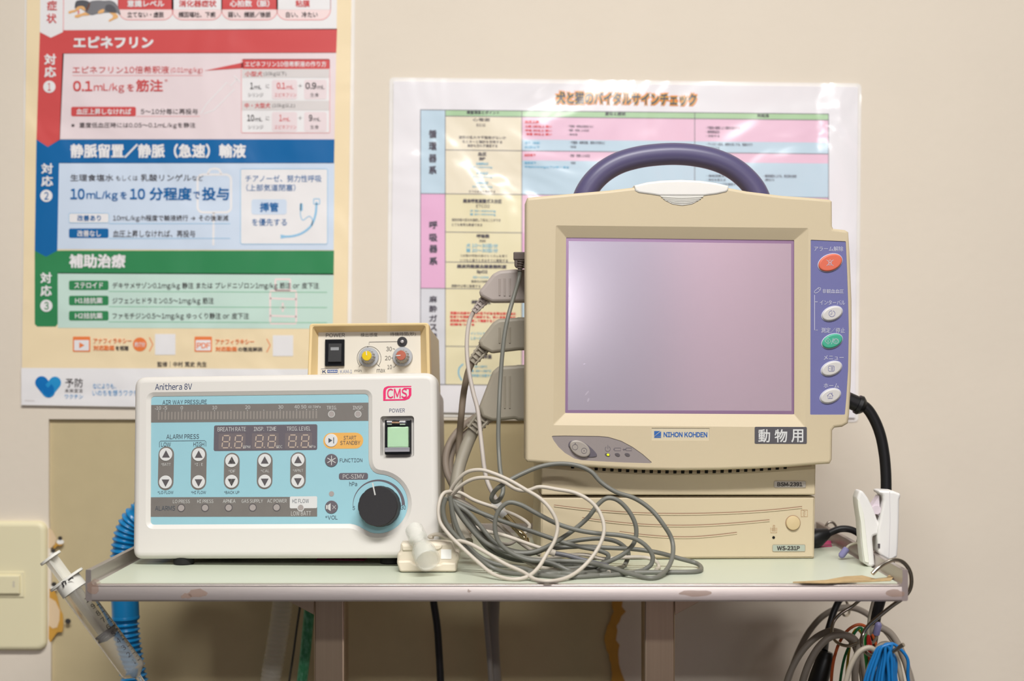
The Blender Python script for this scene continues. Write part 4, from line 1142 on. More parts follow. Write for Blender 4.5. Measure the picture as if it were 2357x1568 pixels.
def ic_home(x, y, ww):
    ql([(x - 7, y), (x, y - 7), (x + 7, y)], 1, i_vi, ww); ql([(x - 5, y - 1), (x - 5, y + 6), (x + 5, y + 6), (x + 5, y - 1)], .9, i_vi, ww); ql([(x - 1.5, y + 6), (x - 1.5, y + 1), (x + 1.5, y + 1), (x + 1.5, y + 6)], .8, i_vi, ww); ql([(x + 4, y - 4), (x + 4, y - 8)], 1.2, i_vi, ww)
oval(1910.5, 605, 28.5, 18.5, 22, M('button_red', (212, 105, 80), rough=.45), ic_bell)
oval(1915, 722, 24.5, 15, 22, b_wht, ic_clock)
oval(1915, 785.5, 24.5, 15, 22, M('button_green', (64, 164, 134), rough=.45), ic_go)
oval(1913.5, 848.5, 24.5, 15, 22, b_wht, ic_menu)
oval(1911, 911.5, 24.5, 15, 22, b_wht, ic_home)
# power panel
c_pw = M('power_panel_grey', (146, 137, 134), rough=.4, metal=.15)
c_pd = M('power_panel_dark', (96, 90, 98), rough=.35)
mb = MB(); w = WB - .0006
mb.flat(pwp, w, c_pw)
ip = lambda x, y: (1250 + x / 8.418, 970 + y / 8.415)
def icl(L, lw, m=c_pd): ql([ip(*p) for p in L], lw, m, w + .0002)
icl([(1253 + 50 * math.cos(R(t)), 535 + 48 * math.sin(R(t))) for t in range(-65, 246, 15)], .9); icl([(1255, 458), (1255, 530)], .9)
for x in (1385, 1612):
    icl([(x, 516), (x + 118 if x < 1500 else x + 103, 516), (x + 118 if x < 1500 else x + 103, 570), (x, 570), (x, 516)], .9); icl([(x - 12, 530), (x - 12, 560)], 1.6)
icl([(1540, 548), (1598, 548)], .9); icl([(1560, 530), (1582, 548), (1560, 566)], .9)
pp = part('power_panel', mb, tm)
mb = MB()
dk = [(490, 470), (510, 400), (570, 368), (660, 365), (760, 395), (880, 470), (980, 560), (1040, 640), (1040, 675), (990, 692), (880, 695), (760, 675), (650, 620), (540, 545)]
dd = [(v.x, v.y) for v in spline([(a, b, 0) for a, b in Q.pts([ip(*p) for p in dk], w)], 4, closed=True)]
mb.prism(dd, w, w + .0008, c_pd, bev=.0004)
u, v = Q.uv(*ip(712, 530), w); k = Q.scale(1330, 1030, w)
mb.prism(ellipse(u, v, 26 * k, 16.5 * k, -32), w + .0005, w + .0028, M('power_key_grey', (158, 150, 141), rough=.32), bev=.0012)
ww = w + .003
for x, y, r in ((620, 500, 53), (795, 570, 53)):
    ql([ip(x + r * math.cos(R(t)), y + r * math.sin(R(t))) for t in range(0, 361, 20)], .8, c_pd, ww)
for x, y in ((624, 430), (795, 570)):
    a, b = Q.uv(*ip(x, y), ww); mb.flat(ellipse(a, b, 1.2 * k, 1.2 * k, n=10), ww, c_pd)
part('power_button', mb, pp)
for x, on in ((1250, 1), (1441, 0), (1632, 0)):
    mb = MB(); u, v = Q.uv(*ip(x, 647), w)
    mb.prism(ellipse(u, v, 6.2 * k, 3.9 * k, -20), w, w + .0005, M('led_bezel', (92, 86, 88), rough=.3), bev=.0002)
    if on:
        u, v = Q.uv(*ip(x + 8, 648), w); mb.prism(ellipse(u, v, 3.2 * k, 2.6 * k, -20, 16), w + .0004, w + .0010, M('led_lit', (206, 226, 20), emit=.8), bev=.0003)
    part('status_lamp', mb, pp)
# badges
mb = MB(); w = WB - .0006
mb.flat(np_, w, M('name_plate', (203, 192, 166), rough=.35))
c_nk = M('badge_blue', (44, 96, 166), rough=.4)
mb.flat(Q.pts([(1505.7, 992.5), (1519.5, 992.5), (1507, 1002.5), (1505.7, 1003.5)], w), w + .0002, c_nk)
mb.flat(Q.pts([(1521.6, 992.8), (1521.6, 1004), (1505.7, 1004.8)], w), w + .0002, c_nk); mb.flat(Q.pts([(1505.7, 1005.3), (1521.6, 1005), (1521.6, 1008), (1505.7, 1008)], w), w + .0002, c_nk)
qt('NIHON KOHDEN', 1527.5, 994.8, 1628, 1006.6, c_nk, w + .0002, .022)
part('name_plate', mb, tm)
mb = MB()
mb.prism(rrect(*Q.rect(1737, 983, 1857, 1021.5, WB), .0012), WB - .0001, WB + .0003, M('sticker_grey', (84, 82, 86), rough=.4))
for i, (x0, x1) in enumerate(((1745.5, 1772.5), (1783, 1812), (1821.5, 1849))):
    qt('動物用'[i], x0, 988.5, x1, 1018.5, p_wh, WB + .0005, .012)
part('animal_use_sticker', mb, tm)
# vent slots and model badge on the base unit
mb = MB()
vb = M('vent_black', (14, 12, 12), rough=.9)
lipm = M('base_lip', (174, 153, 130), rough=.6)
band = [(1256, 1071), (1340, 1078), (1430, 1084), (1500, 1087), (1560, 1088), (1640, 1087), (1720, 1084), (1790, 1080), (1868, 1074)]
cu = [(1256, 1064)] + [(1868, 1064)] + band[::-1]
mb.prism(Q.pts(band[::-1] + [(1256, 1060), (1868, 1060)], .002), 0, .002, lipm)
part('vent_lip', mb, tm)
def sag(x): return 1091.5 - ((x - 1570) / 320) ** 2 * 19
mb = MB()
for i in range(28):
    x = 1318 + i * 18.12 if i else 1318
    if i in (1, 2): continue
    y = sag(x)
    mb.prism(Q.pts([(x - 4.2, y - 11), (x + 4.2, y - 11), (x + 3.4, y - 1.2), (x - 3.4, y - 1.2)], .0022), .001, .0024, vb)
part('vent_slots', mb, tm)
def badge(F, root, s, x0, y0, x1, y1, tx, m):
    global mb
    mb = MB(); mb.prism(rrect(*F.rect(x0, y0, x1, y1, 0), .0012), -.0001, .0005, m, bev=.0002)
    mb.strip(rrect(*F.rect(x0, y0, x1, y1, 0), .0012), .0003, .0006, M('badge_rim', (150, 136, 116), rough=.5), closed=True)
    mb.text(F, s, *tx, k_ink, .0007, .03); return part('model_badge', mb, root)
badge(Q, tm, 'BSM-2391', 1781.5, 1108, 1854.6, 1122.5, (1789, 1110.3, 1847, 1120), M('badge_silver', (183, 178, 167), rough=.35, metal=.2))

# ------------------------------------------------------------------ recorder below
Rr = Frame(1560, 1288, 1.373, yaw=2.2, pitch=0.0, roll=-0.15)
tr = thing('chart_recorder', Rr.mat, 'low beige chart recorder unit with three curved grooves, supporting the patient monitor', 'medical device')
mb = MB()
mb.prism(round_poly(Rr.pts([(1245, 1144), (1877, 1143), (1875, 1286), (1243, 1288)]), .0015), -.150, 0.0, c_be, bev=.0022)
part('housing', mb, tr)
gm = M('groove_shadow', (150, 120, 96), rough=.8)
for L in ([(1275, 1163), (1340, 1171), (1420, 1178), (1490, 1181.5), (1552, 1182.5), (1620, 1181.8), (1700, 1179), (1780, 1173.5), (1846, 1166.5)],
          [(1340, 1192), (1400, 1200), (1470, 1206.5), (1552, 1209.5), (1620, 1208.5), (1700, 1203.5), (1771, 1197)],
          [(1426, 1224), (1480, 1231), (1540, 1235.5), (1590, 1236), (1640, 1232.5), (1696, 1226)]):
    mb = MB(); p = Rr.pts(L, 0); p = [(a.x, a.y) for a in spline([(a, b, 0) for a, b in p], 4)]
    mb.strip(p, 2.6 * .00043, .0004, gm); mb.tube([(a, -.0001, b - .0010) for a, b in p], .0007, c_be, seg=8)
    part('groove', mb, tr)
mb = MB(); u, v = Rr.uv(1825, 1204); k = Rr.scale(1825, 1204)
mb.lathe([(17.5 * k, 0), (17.5 * k, .0004)], (u, 0, v), (0, -1, 0), gm, seg=40)
mb.lathe([(16.4 * k, 0), (16.2 * k, .0014), (15 * k, .0022), (10 * k, .0026), (.0001, .0027)], (u, 0, v), (0, -1, 0), M('button_tan', (201, 180, 139), rough=.45), seg=40, cap1=False)
part('record_button', mb, tr)
mb = MB(); ti = M('icon_tan', (176, 136, 96), rough=.6)
def rl(L, lw=.9): mb.strip(Rr.pts(L, .0003), lw * k, .0003, ti)
rl([(1844, 1174), (1858.5, 1174), (1858.5, 1189.5), (1844, 1189.5), (1844, 1174)]); rl([(1849, 1176), (1854, 1178), (1848, 1181), (1854, 1183), (1849, 1185.5), (1852, 1188)])
part('chart_symbol', mb, tr)
mb = MB()
rl([(1774, 1215), (1774, 1226.5), (1788, 1226.5), (1788, 1215)]); rl([(1776.5, 1219), (1785.5, 1219)]); rl([(1776.5, 1222), (1785.5, 1222)]); rl([(1776.5, 1216), (1785.5, 1216)]); rl([(1780, 1209), (1783.5, 1210), (1783, 1213.5), (1779, 1212.5), (1780, 1209)])
part('paper_symbol', mb, tr)
mb = MB(); u, v = Rr.uv(1780.5, 1237.5); mb.flat(ellipse(u, v, 3.2 * k, 3.2 * k), .0004, vb); part('indicator_hole', mb, tr)
badge(Rr, tr, 'WS-231P', 1778, 1254, 1853, 1269.5, (1788.5, 1257.2, 1841, 1267), M('badge_sage', (174, 182, 167), rough=.35, metal=.2))
for x in (1300, 1800):
    mb = MB(); u, v = Rr.uv(x, 1288); hz = Rr.o.z + v - ZS
    mb.prism(rrect(u - .02, v - hz, u + .02, v + .001), -.14, -.004, rubber); part('foot', mb, tr)

# ------------------------------------------------------------------ cables, plugs and small things
g_light = M('cable_warm_grey', (178, 169, 160), rough=0.5, spec=.4)
g_dark = M('cable_dark_grey', (110, 110, 102), rough=0.42, spec=.45)
g_taupe = M('cable_taupe', (150, 136, 122), rough=0.55)
g_mid = M('cable_mid_grey', (150, 140, 128), rough=0.5)
g_cream = M('cable_cream', (192, 183, 169), rough=0.5)
pl_l = M('plug_warm_grey', (171, 160, 153), rough=0.5, bump=.05, bscale=2500)
pl_m = M('plug_grey', (158, 150, 134), rough=0.5, bump=.05, bscale=2500)
pl_d = M('plug_brown_grey', (104, 92, 86), rough=0.5)
steelw = M('hook_wire', (190, 184, 172), rough=0.22, metal=1.0)
vin = M('vinyl_tip', (136, 132, 176), rough=0.45)

def cpts(L, Y, r, n=7, c7=False, free=False):
    """pixel path on the shelf -> room points; a point never sinks below the shelf top"""
    out = []
    for p in L:
        x, y = p[0], p[1]
        if c7: x, y = 980 + x / 3.571, 1040 + y / 3.571
        Yp = p[2] if len(p) > 2 else Y
        if not free and y > 1200:
            Yp = min(Yp, (.201 - r) * FPX / (y - CY))
        out.append(ray(x, y, Yp))
    return spline(out, n)
def cord(name, parent, paths, r, m, label=None, seg=12):
    mb = MB()
    for p in paths: mb.tube(p, r, m, seg=seg)
    return part(name, mb, parent, world=True, sharp=60, label=label)

def plug(F, root, poly, ribs, m, relief, rr_, cut=None, edge=.0035):
    mb = MB(); mb.prism(round_poly(F.pts(poly), [.002] * len(poly), 3), -.012, .012, m, bev=edge, bevb=edge, n=3)
    for x, y0, y1 in ribs:
        a, b = F.uv(x, y0, .012), F.uv(x, y1, .012)
        mb.tube([(a[0], -.0118, a[1]), (b[0], -.0118, b[1])], .0011, m, seg=8)
    if cut:
        mb.strip(F.pts(cut, .0122), .0005, .0122, pl_d)
    pb = part('plug_body', mb, root)
    mb = MB()
    a = Vector((*F.uv(*relief[0]), 0)); b = Vector((*F.uv(*relief[1]), 0))
    a = Vector((a.x, 0, a.y)); b = Vector((b.x, 0, b.y)); d = (b - a); L = d.length
    mb.lathe([(rr_[0] * .72, 0), (rr_[1] * .72, L * .98)], a, d, m, seg=16)
    for i in range(5):
        t = i / 4.0; h = L * (.05 + .9 * t); q = rr_[0] + (rr_[1] - rr_[0]) * t
        mb.lathe([(q, h - L * .045), (q, h + L * .045)], a, d, m, seg=16)
    ax = d.normalized(); e1 = Vector((0, 1, 0)); e2 = ax.cross(e1)
    for th in (45, 135, 225, 315):
        o1 = (e1 * math.cos(R(th)) + e2 * math.sin(R(th)))
        mb.tube([a + o1 * rr_[0] * .93, b + o1 * rr_[1] * .93], [rr_[0] * .22, rr_[1] * .22], m, seg=6)
    part('strain_relief', mb, root)

# upper light plug with its thin cord and the jack at the far end
YP = 1.43; k = YP / FPX
F1 = Frame(1170, 660, YP)
c1 = thing('sensor_cable', F1.mat, 'warm grey cable with the topmost ribbed side plug, thin cord ending in a metal jack', 'cable')
plug(F1, c1, [(1103, 672), (1135, 632), (1150, 624), (1185, 621), (1216, 621), (1216, 697), (1186, 697), (1132, 697.5), (1106, 684)], [(1150, 642, 680), (1161.5, 641, 681), (1173.5, 641, 681)], pl_l, ((1119, 686), (1091, 718)), (.0058, .0036))
path = cpts([(1091, 717, 1.43), (1082, 735, 1.43), (1076, 766, 1.42), (1074.5, 801, 1.41), (1078, 846, 1.40), (1089, 903, 1.39), (1099, 941, 1.38), (1106, 1000, 1.37), (1111, 1045, 1.36), (1115, 1078, 1.355), (1121, 1106, 1.35), (1131, 1130, 1.345), (1143, 1150, 1.342), (1155, 1166, 1.34)], 1.4, .002)
cord('cord', c1, [path], .0022, g_light)
mb = MB(); a, b = ray(1136, 1154, 1.338), ray(1163, 1189, 1.334); mb.lathe([(.0028, 0), (.0046, .002), (.0046, .017), (.0038, .0185)], a, b - a, M('jack_sleeve', (203, 201, 196), rough=.4), seg=18); part('jack_sleeve', mb, c1, world=True)
mb = MB(); a, b = ray(1162, 1188, 1.334), ray(1218, 1250, 1.315); L = (b - a).length
mb.lathe([(.0034, 0), (.0034, L * .42), (.0027, L * .43), (.0031, L * .45), (.0031, L * .8), (.0022, L * .84), (.0030, L * .9), (.0004, L)], a, b - a, M('jack_metal', (206, 190, 150), rough=.18, metal=1.0), seg=18); part('jack_tip', mb, c1, world=True)
# middle plug
F2 = Frame(1165, 770, YP)
c2 = thing('sensor_cable', F2.mat, 'grey cable with the middle ribbed side plug and a thick brownish cord', 'cable')
plug(F2, c2, [(1102, 786), (1134, 744), (1147, 735), (1190, 732), (1192, 731), (1216, 731), (1216, 806.5), (1192, 807), (1132, 814), (1106, 800)], [(1150, 754, 790), (1173.5, 754, 790)], pl_m, ((1117, 797), (1087, 834)), (.0078, .0055))
cord('cord', c2, [cpts([(1088, 832, 1.43), (1079, 852, 1.43), (1072, 880, 1.43), (1066, 915, 1.44), (1062, 955, 1.44), (1058, 1000, 1.45), (1056, 1050, 1.45), (1058, 1110, 1.44), (1066, 1170, 1.42), (1078, 1230, 1.41)], 1.43, .003)], .0034, M('cord_brown_grey', (126, 112, 96), rough=.6))
# lower plug
F3 = Frame(1160, 905, YP)
c3 = thing('sensor_cable', F3.mat, 'grey cable with the lowest and tallest side plug and a thick grey cord', 'cable')
plug(F3, c3, [(1102, 938), (1134, 855), (1148, 843), (1188, 841), (1192, 840), (1216, 840), (1216, 968), (1192, 968), (1186, 964), (1134, 969), (1110, 960)], [(1162, 866, 940), (1173.5, 866, 940)], pl_m, ((1116, 955), (1088, 990)), (.0098, .0082))
cord('cord', c3, [cpts([(1094, 984, 1.43), (1081, 1010, 1.43), (1067, 1045, 1.42), (1056, 1080, 1.41), (1049, 1120, 1.40), (1048, 1160, 1.39), (1056, 1210, 1.38), (1075, 1250, 1.36)], 1.43, .005)], .0064, M('cord_grey', (150, 143, 128), rough=.55))
# taupe loops behind
c4 = thing('cable_loop', at(ray(1060, 1280, 1.44)), 'pair of dark taupe cables arching behind the tall side plug', 'cable')
cord('cord', c4, [cpts([(1130, 935, 1.475), (1095, 960, 1.472), (1062, 985, 1.47), (1038, 1015, 1.465), (1026, 1050, 1.46), (1028, 1085, 1.455), (1045, 1125, 1.45), (1062, 1180, 1.45), (1070, 1235, 1.45)], 1.46, .004),
    cpts([(1135, 962, 1.48), (1102, 978, 1.478), (1075, 996, 1.476), (1050, 1022, 1.474), (1037, 1055, 1.47), (1038, 1090, 1.466), (1050, 1125, 1.462), (1066, 1170, 1.46), (1078, 1235, 1.455)], 1.46, .004)], .0037, g_taupe)

# dark cord with the small plug and its coils
F5 = Frame(1190, 600, 1.40)
c5 = thing('sensor_cable', F5.mat, 'dark grey cable from the small square plug, coiled in loops before the recorder', 'cable')
mb = MB()
mb.box((F5.uv(1200, 590)[0], 0, F5.uv(1200, 590)[1]), (.016, .012, .0078), pl_d, .001)
mb.prism(round_poly(F5.pts([(1184, 588), (1216, 588), (1216, 618), (1188, 617), (1184, 612)]), .001), -.005, .005, pl_d, bev=.001)
part('plug_body', mb, c5)
mb = MB(); a = F5.uv(1199, 600); b = F5.uv(1196, 622)
for i in range(5):
    t = i / 4; mb.lathe([(.0036 - .0008 * t, 0), (.0036 - .0008 * t, .0011)], (a[0] + (b[0] - a[0]) * t, -.005, a[1] + (b[1] - a[1]) * t), (b[0] - a[0], 0, b[1] - a[1]), pl_d, seg=14)
mb.lathe([(.0028, 0), (.0022, .009)], (a[0], -.005, a[1]), (b[0] - a[0], 0, b[1] - a[1]), pl_d, seg=14)
part('strain_relief', mb, c5)
rd = .00215
E1 = [(1197, 618, 1.395), (1195.5, 636, 1.395), (1184, 678, 1.385), (1171, 724, 1.375), (1162, 766, 1.37), (1156, 818, 1.365), (1152, 871, 1.36), (1148.5, 941, 1.35), (1147, 1000, 1.345)]
f7 = lambda L: [(980 + p[0] / 3.571, 1040 + p[1] / 3.571) + tuple(p[2:]) for p in L]
E1 += f7([(601, 0, 1.34), (612, 150, 1.33), (632, 260, 1.322), (632, 340, 1.316), (600, 400, 1.312), (560, 412, 1.308), (540, 380, 1.304), (570, 320, 1.302), (650, 258, 1.30), (800, 178, 1.305), (950, 120, 1.31), (1100, 98, 1.312), (1250, 115, 1.312), (1360, 165, 1.31), (1440, 250, 1.308), (1560, 330, 1.306), (1720, 385, 1.306), (1850, 475, 1.304), (1950, 595, 1.30), (2022, 720, 1.30), (2030, 850, 1.29), (1975, 975, 1.27), (1860, 1040, 1.25), (1720, 1015, 1.255), (1500, 950, 1.275), (1300, 908, 1.285), (1100, 896, 1.288), (900, 888, 1.29), (720, 840, 1.295), (560, 740, 1.30), (440, 600, 1.302), (350, 500, 1.303), (260, 440, 1.304), (200, 400, 1.305)])
P5 = [cpts(E1, 1.3, rd)]
for L, Y in (
    ([(220, 400), (250, 470), (310, 560), (420, 690), (520, 800), (700, 840 + 40), (850, 900), (1050, 905), (1250, 935), (1450, 972), (1600, 992), (1800, 992), (2000, 990), (2215, 986), (2264, 965), (2225, 918), (2100, 882), (1900, 828), (1700, 800), (1500, 790), (1250, 780), (1000, 800), (800, 828), (640, 790), (480, 690), (320, 520), (200, 390)], 1.320),
    ([(1790, 975), (1850, 930), (1866, 870), (1830, 795), (1730, 720), (1600, 688), (1400, 670), (1250, 645), (1080, 592), (900, 500), (770, 432), (680, 418), (610, 470), (575, 550), (570, 640), (600, 740), (700, 830), (850, 890), (1000, 905), (1200, 985), (1350, 1015), (1500, 1015), (1660, 1000), (1790, 975)], 1.287),
    ([(180, 385), (250, 412), (400, 480), (600, 560), (800, 630), (1000, 700), (1130, 745), (1260, 780), (1420, 812), (1500, 850), (1480, 900), (1380, 935), (1200, 960), (1050, 960)], 1.3115),
    ([(220, 410), (330, 580), (480, 740), (660, 820), (860, 830), (980, 790), (1070, 740), (1200, 655), (1330, 545), (1425, 425), (1490, 382), (1570, 395), (1670, 490), (1728, 620), (1716, 740), (1640, 830), (1500, 905), (1320, 960), (1150, 995), (1000, 1005), (850, 990)], 1.2955),
    ([(240, 430), (350, 570), (510, 750), (700, 850), (900, 830), (1030, 780), (1150, 748), (1300, 722), (1450, 715), (1590, 750), (1665, 830), (1645, 915), (1560, 965), (1400, 985), (1200, 1005), (950, 985)], 1.330),
    ([(165, 375), (142, 470), (170, 590), (290, 740), (420, 870), (560, 960), (700, 1000), (900, 1012), (1150, 1030), (1400, 1020), (1500, 1000)], 1.283),
    ([(200, 365), (225, 520), (285, 680), (400, 830), (560, 920), (760, 950), (950, 1000), (1120, 1000), (1300, 975)], 1.292),
    ([(245, 440), (350, 560), (450, 690), (560, 790), (720, 860), (900, 900), (1100, 930)], 1.3075),
    ([(280, 430), (400, 560), (480, 700), (600, 820), (800, 880), (1000, 925), (1200, 930)], 1.316)):
    P5.append(cpts(f7(L), Y, rd))
cord('cord', c5, P5, rd, g_dark)

# carbon dioxide sensor with its pale cord and clear adapter
B6 = Frame(985, 1318, 1.2916)
c6 = thing('gas_sensor', B6.mat, 'cream gas sensor block with clear tube adapter and pale coiled cord on the shelf', 'sensor')
s_cr = M('sensor_cream', (214, 203, 183), rough=.42, spec=.4)
mb = MB()
pb = [(920, 1317.6), (913, 1297), (914.5, 1275), (921, 1270), (922, 1251), (1038, 1248), (1042, 1253), (1047, 1270), (1057, 1273), (1058, 1288), (1053, 1296), (1050.5, 1317)]
mb.prism(round_poly(B6.pts(pb), .0016, 3), -.021, 0.0, s_cr, bev=.003, bevb=.002)
mb.prism(round_poly(B6.pts([(921, 1316.5), (915, 1298), (916, 1291), (946, 1290), (955, 1299), (1012, 1299), (1018, 1295), (1050, 1295), (1050, 1316)]), .002, 3), -.002, .0022, s_cr, bev=.0018)
mb.prism(round_poly(B6.pts([(926, 1268), (926, 1256), (1018, 1254), (1018, 1260), (1010, 1266)]), .0015, 3), -.002, .0012, s_cr, bev=.001)
part('sensor_housing', mb, c6)
mb = MB(); mb.prism(rrect(*B6.rect(1015, 1265, 1039, 1287, .0006)), -.0004, .0004, M('label_white', (238, 236, 232), rough=.5)); part('label_patch', mb, c6)
m_clr = M('clear_plastic', (232, 232, 222), rough=0.12, alpha=.34, spec=.8)
A_, B_ = ray(985, 1291.5, 1.257), ray(953, 1219, 1.300)
d = B_ - A_; L = d.length
mb = MB()
mb.lathe([(.0112, 0), (.0116, .0006), (.0110, L * .30), (.0092, L * .42), (.0062, L * .50), (.0062, L * .62), (.0090, L * .68), (.0086, L * .98), (.0080, L), (.0074, L * .97), (.0076, L * .7), (.0048, L * .6), (.0048, L * .5), (.0098, L * .28), (.0100, .0006)], A_, d, m_clr, seg=32, cap0=False, cap1=False)
part('clear_adapter', mb, c6, world=True)
rl_ = .0018
P6 = [cpts(f7([(60, 705, 1.300), (30, 700, 1.302), (60, 684, 1.30), (110, 680, 1.296), (200, 715, 1.287), (350, 752, 1.277), (500, 832, 1.268), (650, 922, 1.26), (800, 990, 1.25), (900, 1050, 1.236), (1000, 1066, 1.234), (1150, 1040, 1.24), (1280, 960, 1.255), (1380, 850, 1.262), (1450, 720, 1.268), (1466, 620, 1.272), (1430, 500, 1.277), (1350, 405, 1.28), (1230, 340, 1.283), (1080, 310, 1.286), (930, 290, 1.288), (840, 318, 1.29), (750, 312, 1.292), (640, 250, 1.296), (520, 216, 1.30), (400, 222, 1.304), (300, 272, 1.308), (215, 360, 1.312)]), 1.3, rl_),
      cpts(f7([(175, 375, 1.308), (245, 255, 1.30), (340, 168, 1.294), (450, 150, 1.29), (560, 180, 1.287), (700, 242, 1.284), (820, 312, 1.281), (940, 385, 1.279), (1030, 480, 1.276), (1082, 600, 1.274), (1062, 725, 1.27), (990, 850, 1.265), (920, 960, 1.255), (830, 1030, 1.243), (720, 1050, 1.24), (560, 1010, 1.25), (420, 900, 1.265), (300, 790, 1.275), (180, 670, 1.281), (115, 570, 1.285), (107, 440, 1.29), (145, 345, 1.296), (210, 325, 1.304)]), 1.28, rl_),
      cpts(f7([(200, 350), (270, 335), (400, 400), (600, 470), (750, 530), (835, 585), (852, 612), (830, 655), (760, 715), (680, 760), (560, 740)]), 1.333, rl_),
      cpts(f7([(215, 370), (330, 420), (480, 520), (600, 600), (700, 690), (820, 780), (940, 850)]), 1.338, rl_),
      cpts(f7([(220, 390, 1.320), (290, 500, 1.320), (360, 590, 1.318), (450, 640, 1.312), (650, 690), (850, 760), (980, 805), (1035, 828)]), 1.301, rl_),
      cpts(f7([(560, 770), (700, 830), (880, 930), (1060, 970), (1250, 975), (1420, 965), (1520, 990)]), 1.31, rl_),
      cpts(f7([(800, 870), (1000, 880), (1180, 850), (1330, 850), (1450, 880), (1650, 868), (1800, 870), (1890, 900), (1915, 940), (1890, 975)]), 1.315, rl_)]
cord('cord', c6, P6, rl_, g_cream)
# splice between a pale and a dark cord lying in the coil
c7_ = thing('cable_splice', at(ray(*f7([(1050, 850)])[0], 1.287)), 'pale to dark grey cable splice lying across the coil of cables', 'cable')
mb = MB(); a, b = [ray(*p, 1.288) for p in f7([(1010, 820), (1062, 836)])]; mb.lathe([(.0021, 0), (.0032, .001), (.0032, (b - a).length), (.0024, (b - a).length * 1.05)], a, b - a, g_cream, seg=14); part('splice_sleeve', mb, c7_, world=True)
cord('cord', c7_, [cpts(f7([(1055, 834), (1150, 850), (1280, 885), (1400, 915), (1500, 940)]), 1.2875, rd)], rd, M('cable_slate', (98, 98, 102), rough=.4))

# ---- right-hand side: hooks, clip, black cables, hanging leads
def wire(name, root, L, r, m, n=8):
    mb = MB(); mb.tube(spline([ray(*p) for p in L], n), r, m, seg=12); return part(name, mb, root, world=True, sharp=60)
h1 = thing('hook', at(ray(2090, 1380, 1.262)), 'largest steel S-hook hung over the front corner of the shelf rail', 'hook', 'S-hooks on the shelf rail')
wire('hook_wire', h1, [(2008, 1321, 1.243), (2022, 1307, 1.245), (2038, 1296, 1.248), (2058, 1289, 1.25), (2078, 1294, 1.252), (2093, 1312, 1.254), (2098, 1335, 1.256), (2094, 1358, 1.26), (2080, 1376, 1.262), (2055, 1394, 1.265), (2020, 1422, 1.268), (1997, 1443, 1.27), (1986, 1462, 1.27), (1984, 1485, 1.265), (1994, 1503, 1.258), (2015, 1512, 1.25), (2040, 1508, 1.242), (2060, 1497, 1.236), (2080, 1484, 1.230)], .0019, steelw)
h2 = thing('hook', at(ray(1930, 1400, 1.40)), 'steel S-hook behind the largest hook, holding two thick grey cables', 'hook', 'S-hooks on the shelf rail')
wire('hook_wire', h2, [(1976, 1262, 1.40), (1975, 1246, 1.40), (1980, 1234, 1.40), (1988, 1234, 1.40), (1995, 1246, 1.40), (1998, 1290, 1.40), (1994, 1360, 1.41), (1966, 1393, 1.42), (1935, 1413, 1.42), (1919, 1432, 1.42), (1915, 1455, 1.415), (1919, 1470, 1.41), (1932, 1482, 1.40), (1955, 1487, 1.385), (1975, 1480, 1.375)], .0017, steelw)
h3 = thing('hook', at(ray(2010, 1330, 1.36)), 'cream wire S-hook with lilac vinyl tips behind the white clip', 'hook', 'S-hooks on the shelf rail')
wire('hook_wire', h3, [(1944, 1272, 1.372), (1952, 1258, 1.372), (1965, 1252, 1.372), (1985, 1251, 1.372), (2010, 1262, 1.372), (2026, 1285, 1.372), (2026, 1330, 1.372), (2008, 1390, 1.372), (2000, 1430, 1.372), (2000, 1470, 1.37), (2008, 1480, 1.365), (2016, 1470, 1.36), (2020, 1455, 1.355)], .0014, M('hook_cream', (183, 176, 157), rough=.4))
for a, b in ((((1950, 1262, 1.372)), (1934, 1283, 1.372)), (((2016, 1462, 1.357)), (2023, 1434, 1.352))):
    mb = MB(); a, b = ray(*a), ray(*b); mb.lathe([(.0022, 0), (.0034, .0012), (.0034, (b - a).length - .002), (.0020, (b - a).length), (.0001, (b - a).length + .0006)], a, b - a, vin, seg=16, cap1=False); part('vinyl_tip', mb, h3, world=True)
h4 = thing('hook', at(ray(1915, 1230, 1.55)), 'small steel S-hook over the rear end of the shelf rail behind the recorder', 'hook', 'S-hooks on the shelf rail')
wire('hook_wire', h4, [(1899, 1232, 1.545), (1900, 1215, 1.545), (1907, 1203, 1.545), (1917, 1203, 1.545), (1925, 1214, 1.545), (1927, 1240, 1.545), (1930, 1300, 1.545), (1940, 1360, 1.545), (1952, 1395, 1.545), (1955, 1408, 1.54), (1950, 1417, 1.535), (1942, 1416, 1.53), (1938, 1408, 1.53)], .0015, steelw)
# white clip on the rail
w_cl = M('clip_white', (222, 220, 216), rough=.35, spec=.45)
F8 = Frame(2015, 1300, 1.335)
c8 = thing('clip', F8.mat, 'white plastic spring clip standing on the steel shelf rail by the recorder', 'clip')
mb = MB()
jl = [(1976, 1127), (1982, 1130), (1993, 1145), (2006, 1172), (2014, 1195), (2024, 1215), (2028, 1220), (2027, 1226), (2016, 1228), (2004, 1232), (2003, 1240), (2006, 1275), (2009, 1298), (2003, 1303), (1995, 1302), (1982, 1293), (1977, 1250), (1974, 1200), (1968, 1160), (1967, 1144), (1972, 1130)]
mb.prism(round_poly(F8.pts(jl), .0012, 3), -.010, .010, w_cl, bev=.0025, bevb=.0025)
part('jaw', mb, c8)
mb = MB()
mb.prism(round_poly(F8.pts([(1967.5, 1146), (1972, 1150), (1982, 1180), (1986, 1215), (1990, 1255), (1994, 1293), (1984, 1290), (1979, 1250), (1975, 1200), (1969, 1165)]), .001), .009, .0108, M('clip_grip', (222, 222, 210), rough=.5), bev=.0005)
part('grip_pad', mb, c8)
mb = MB()
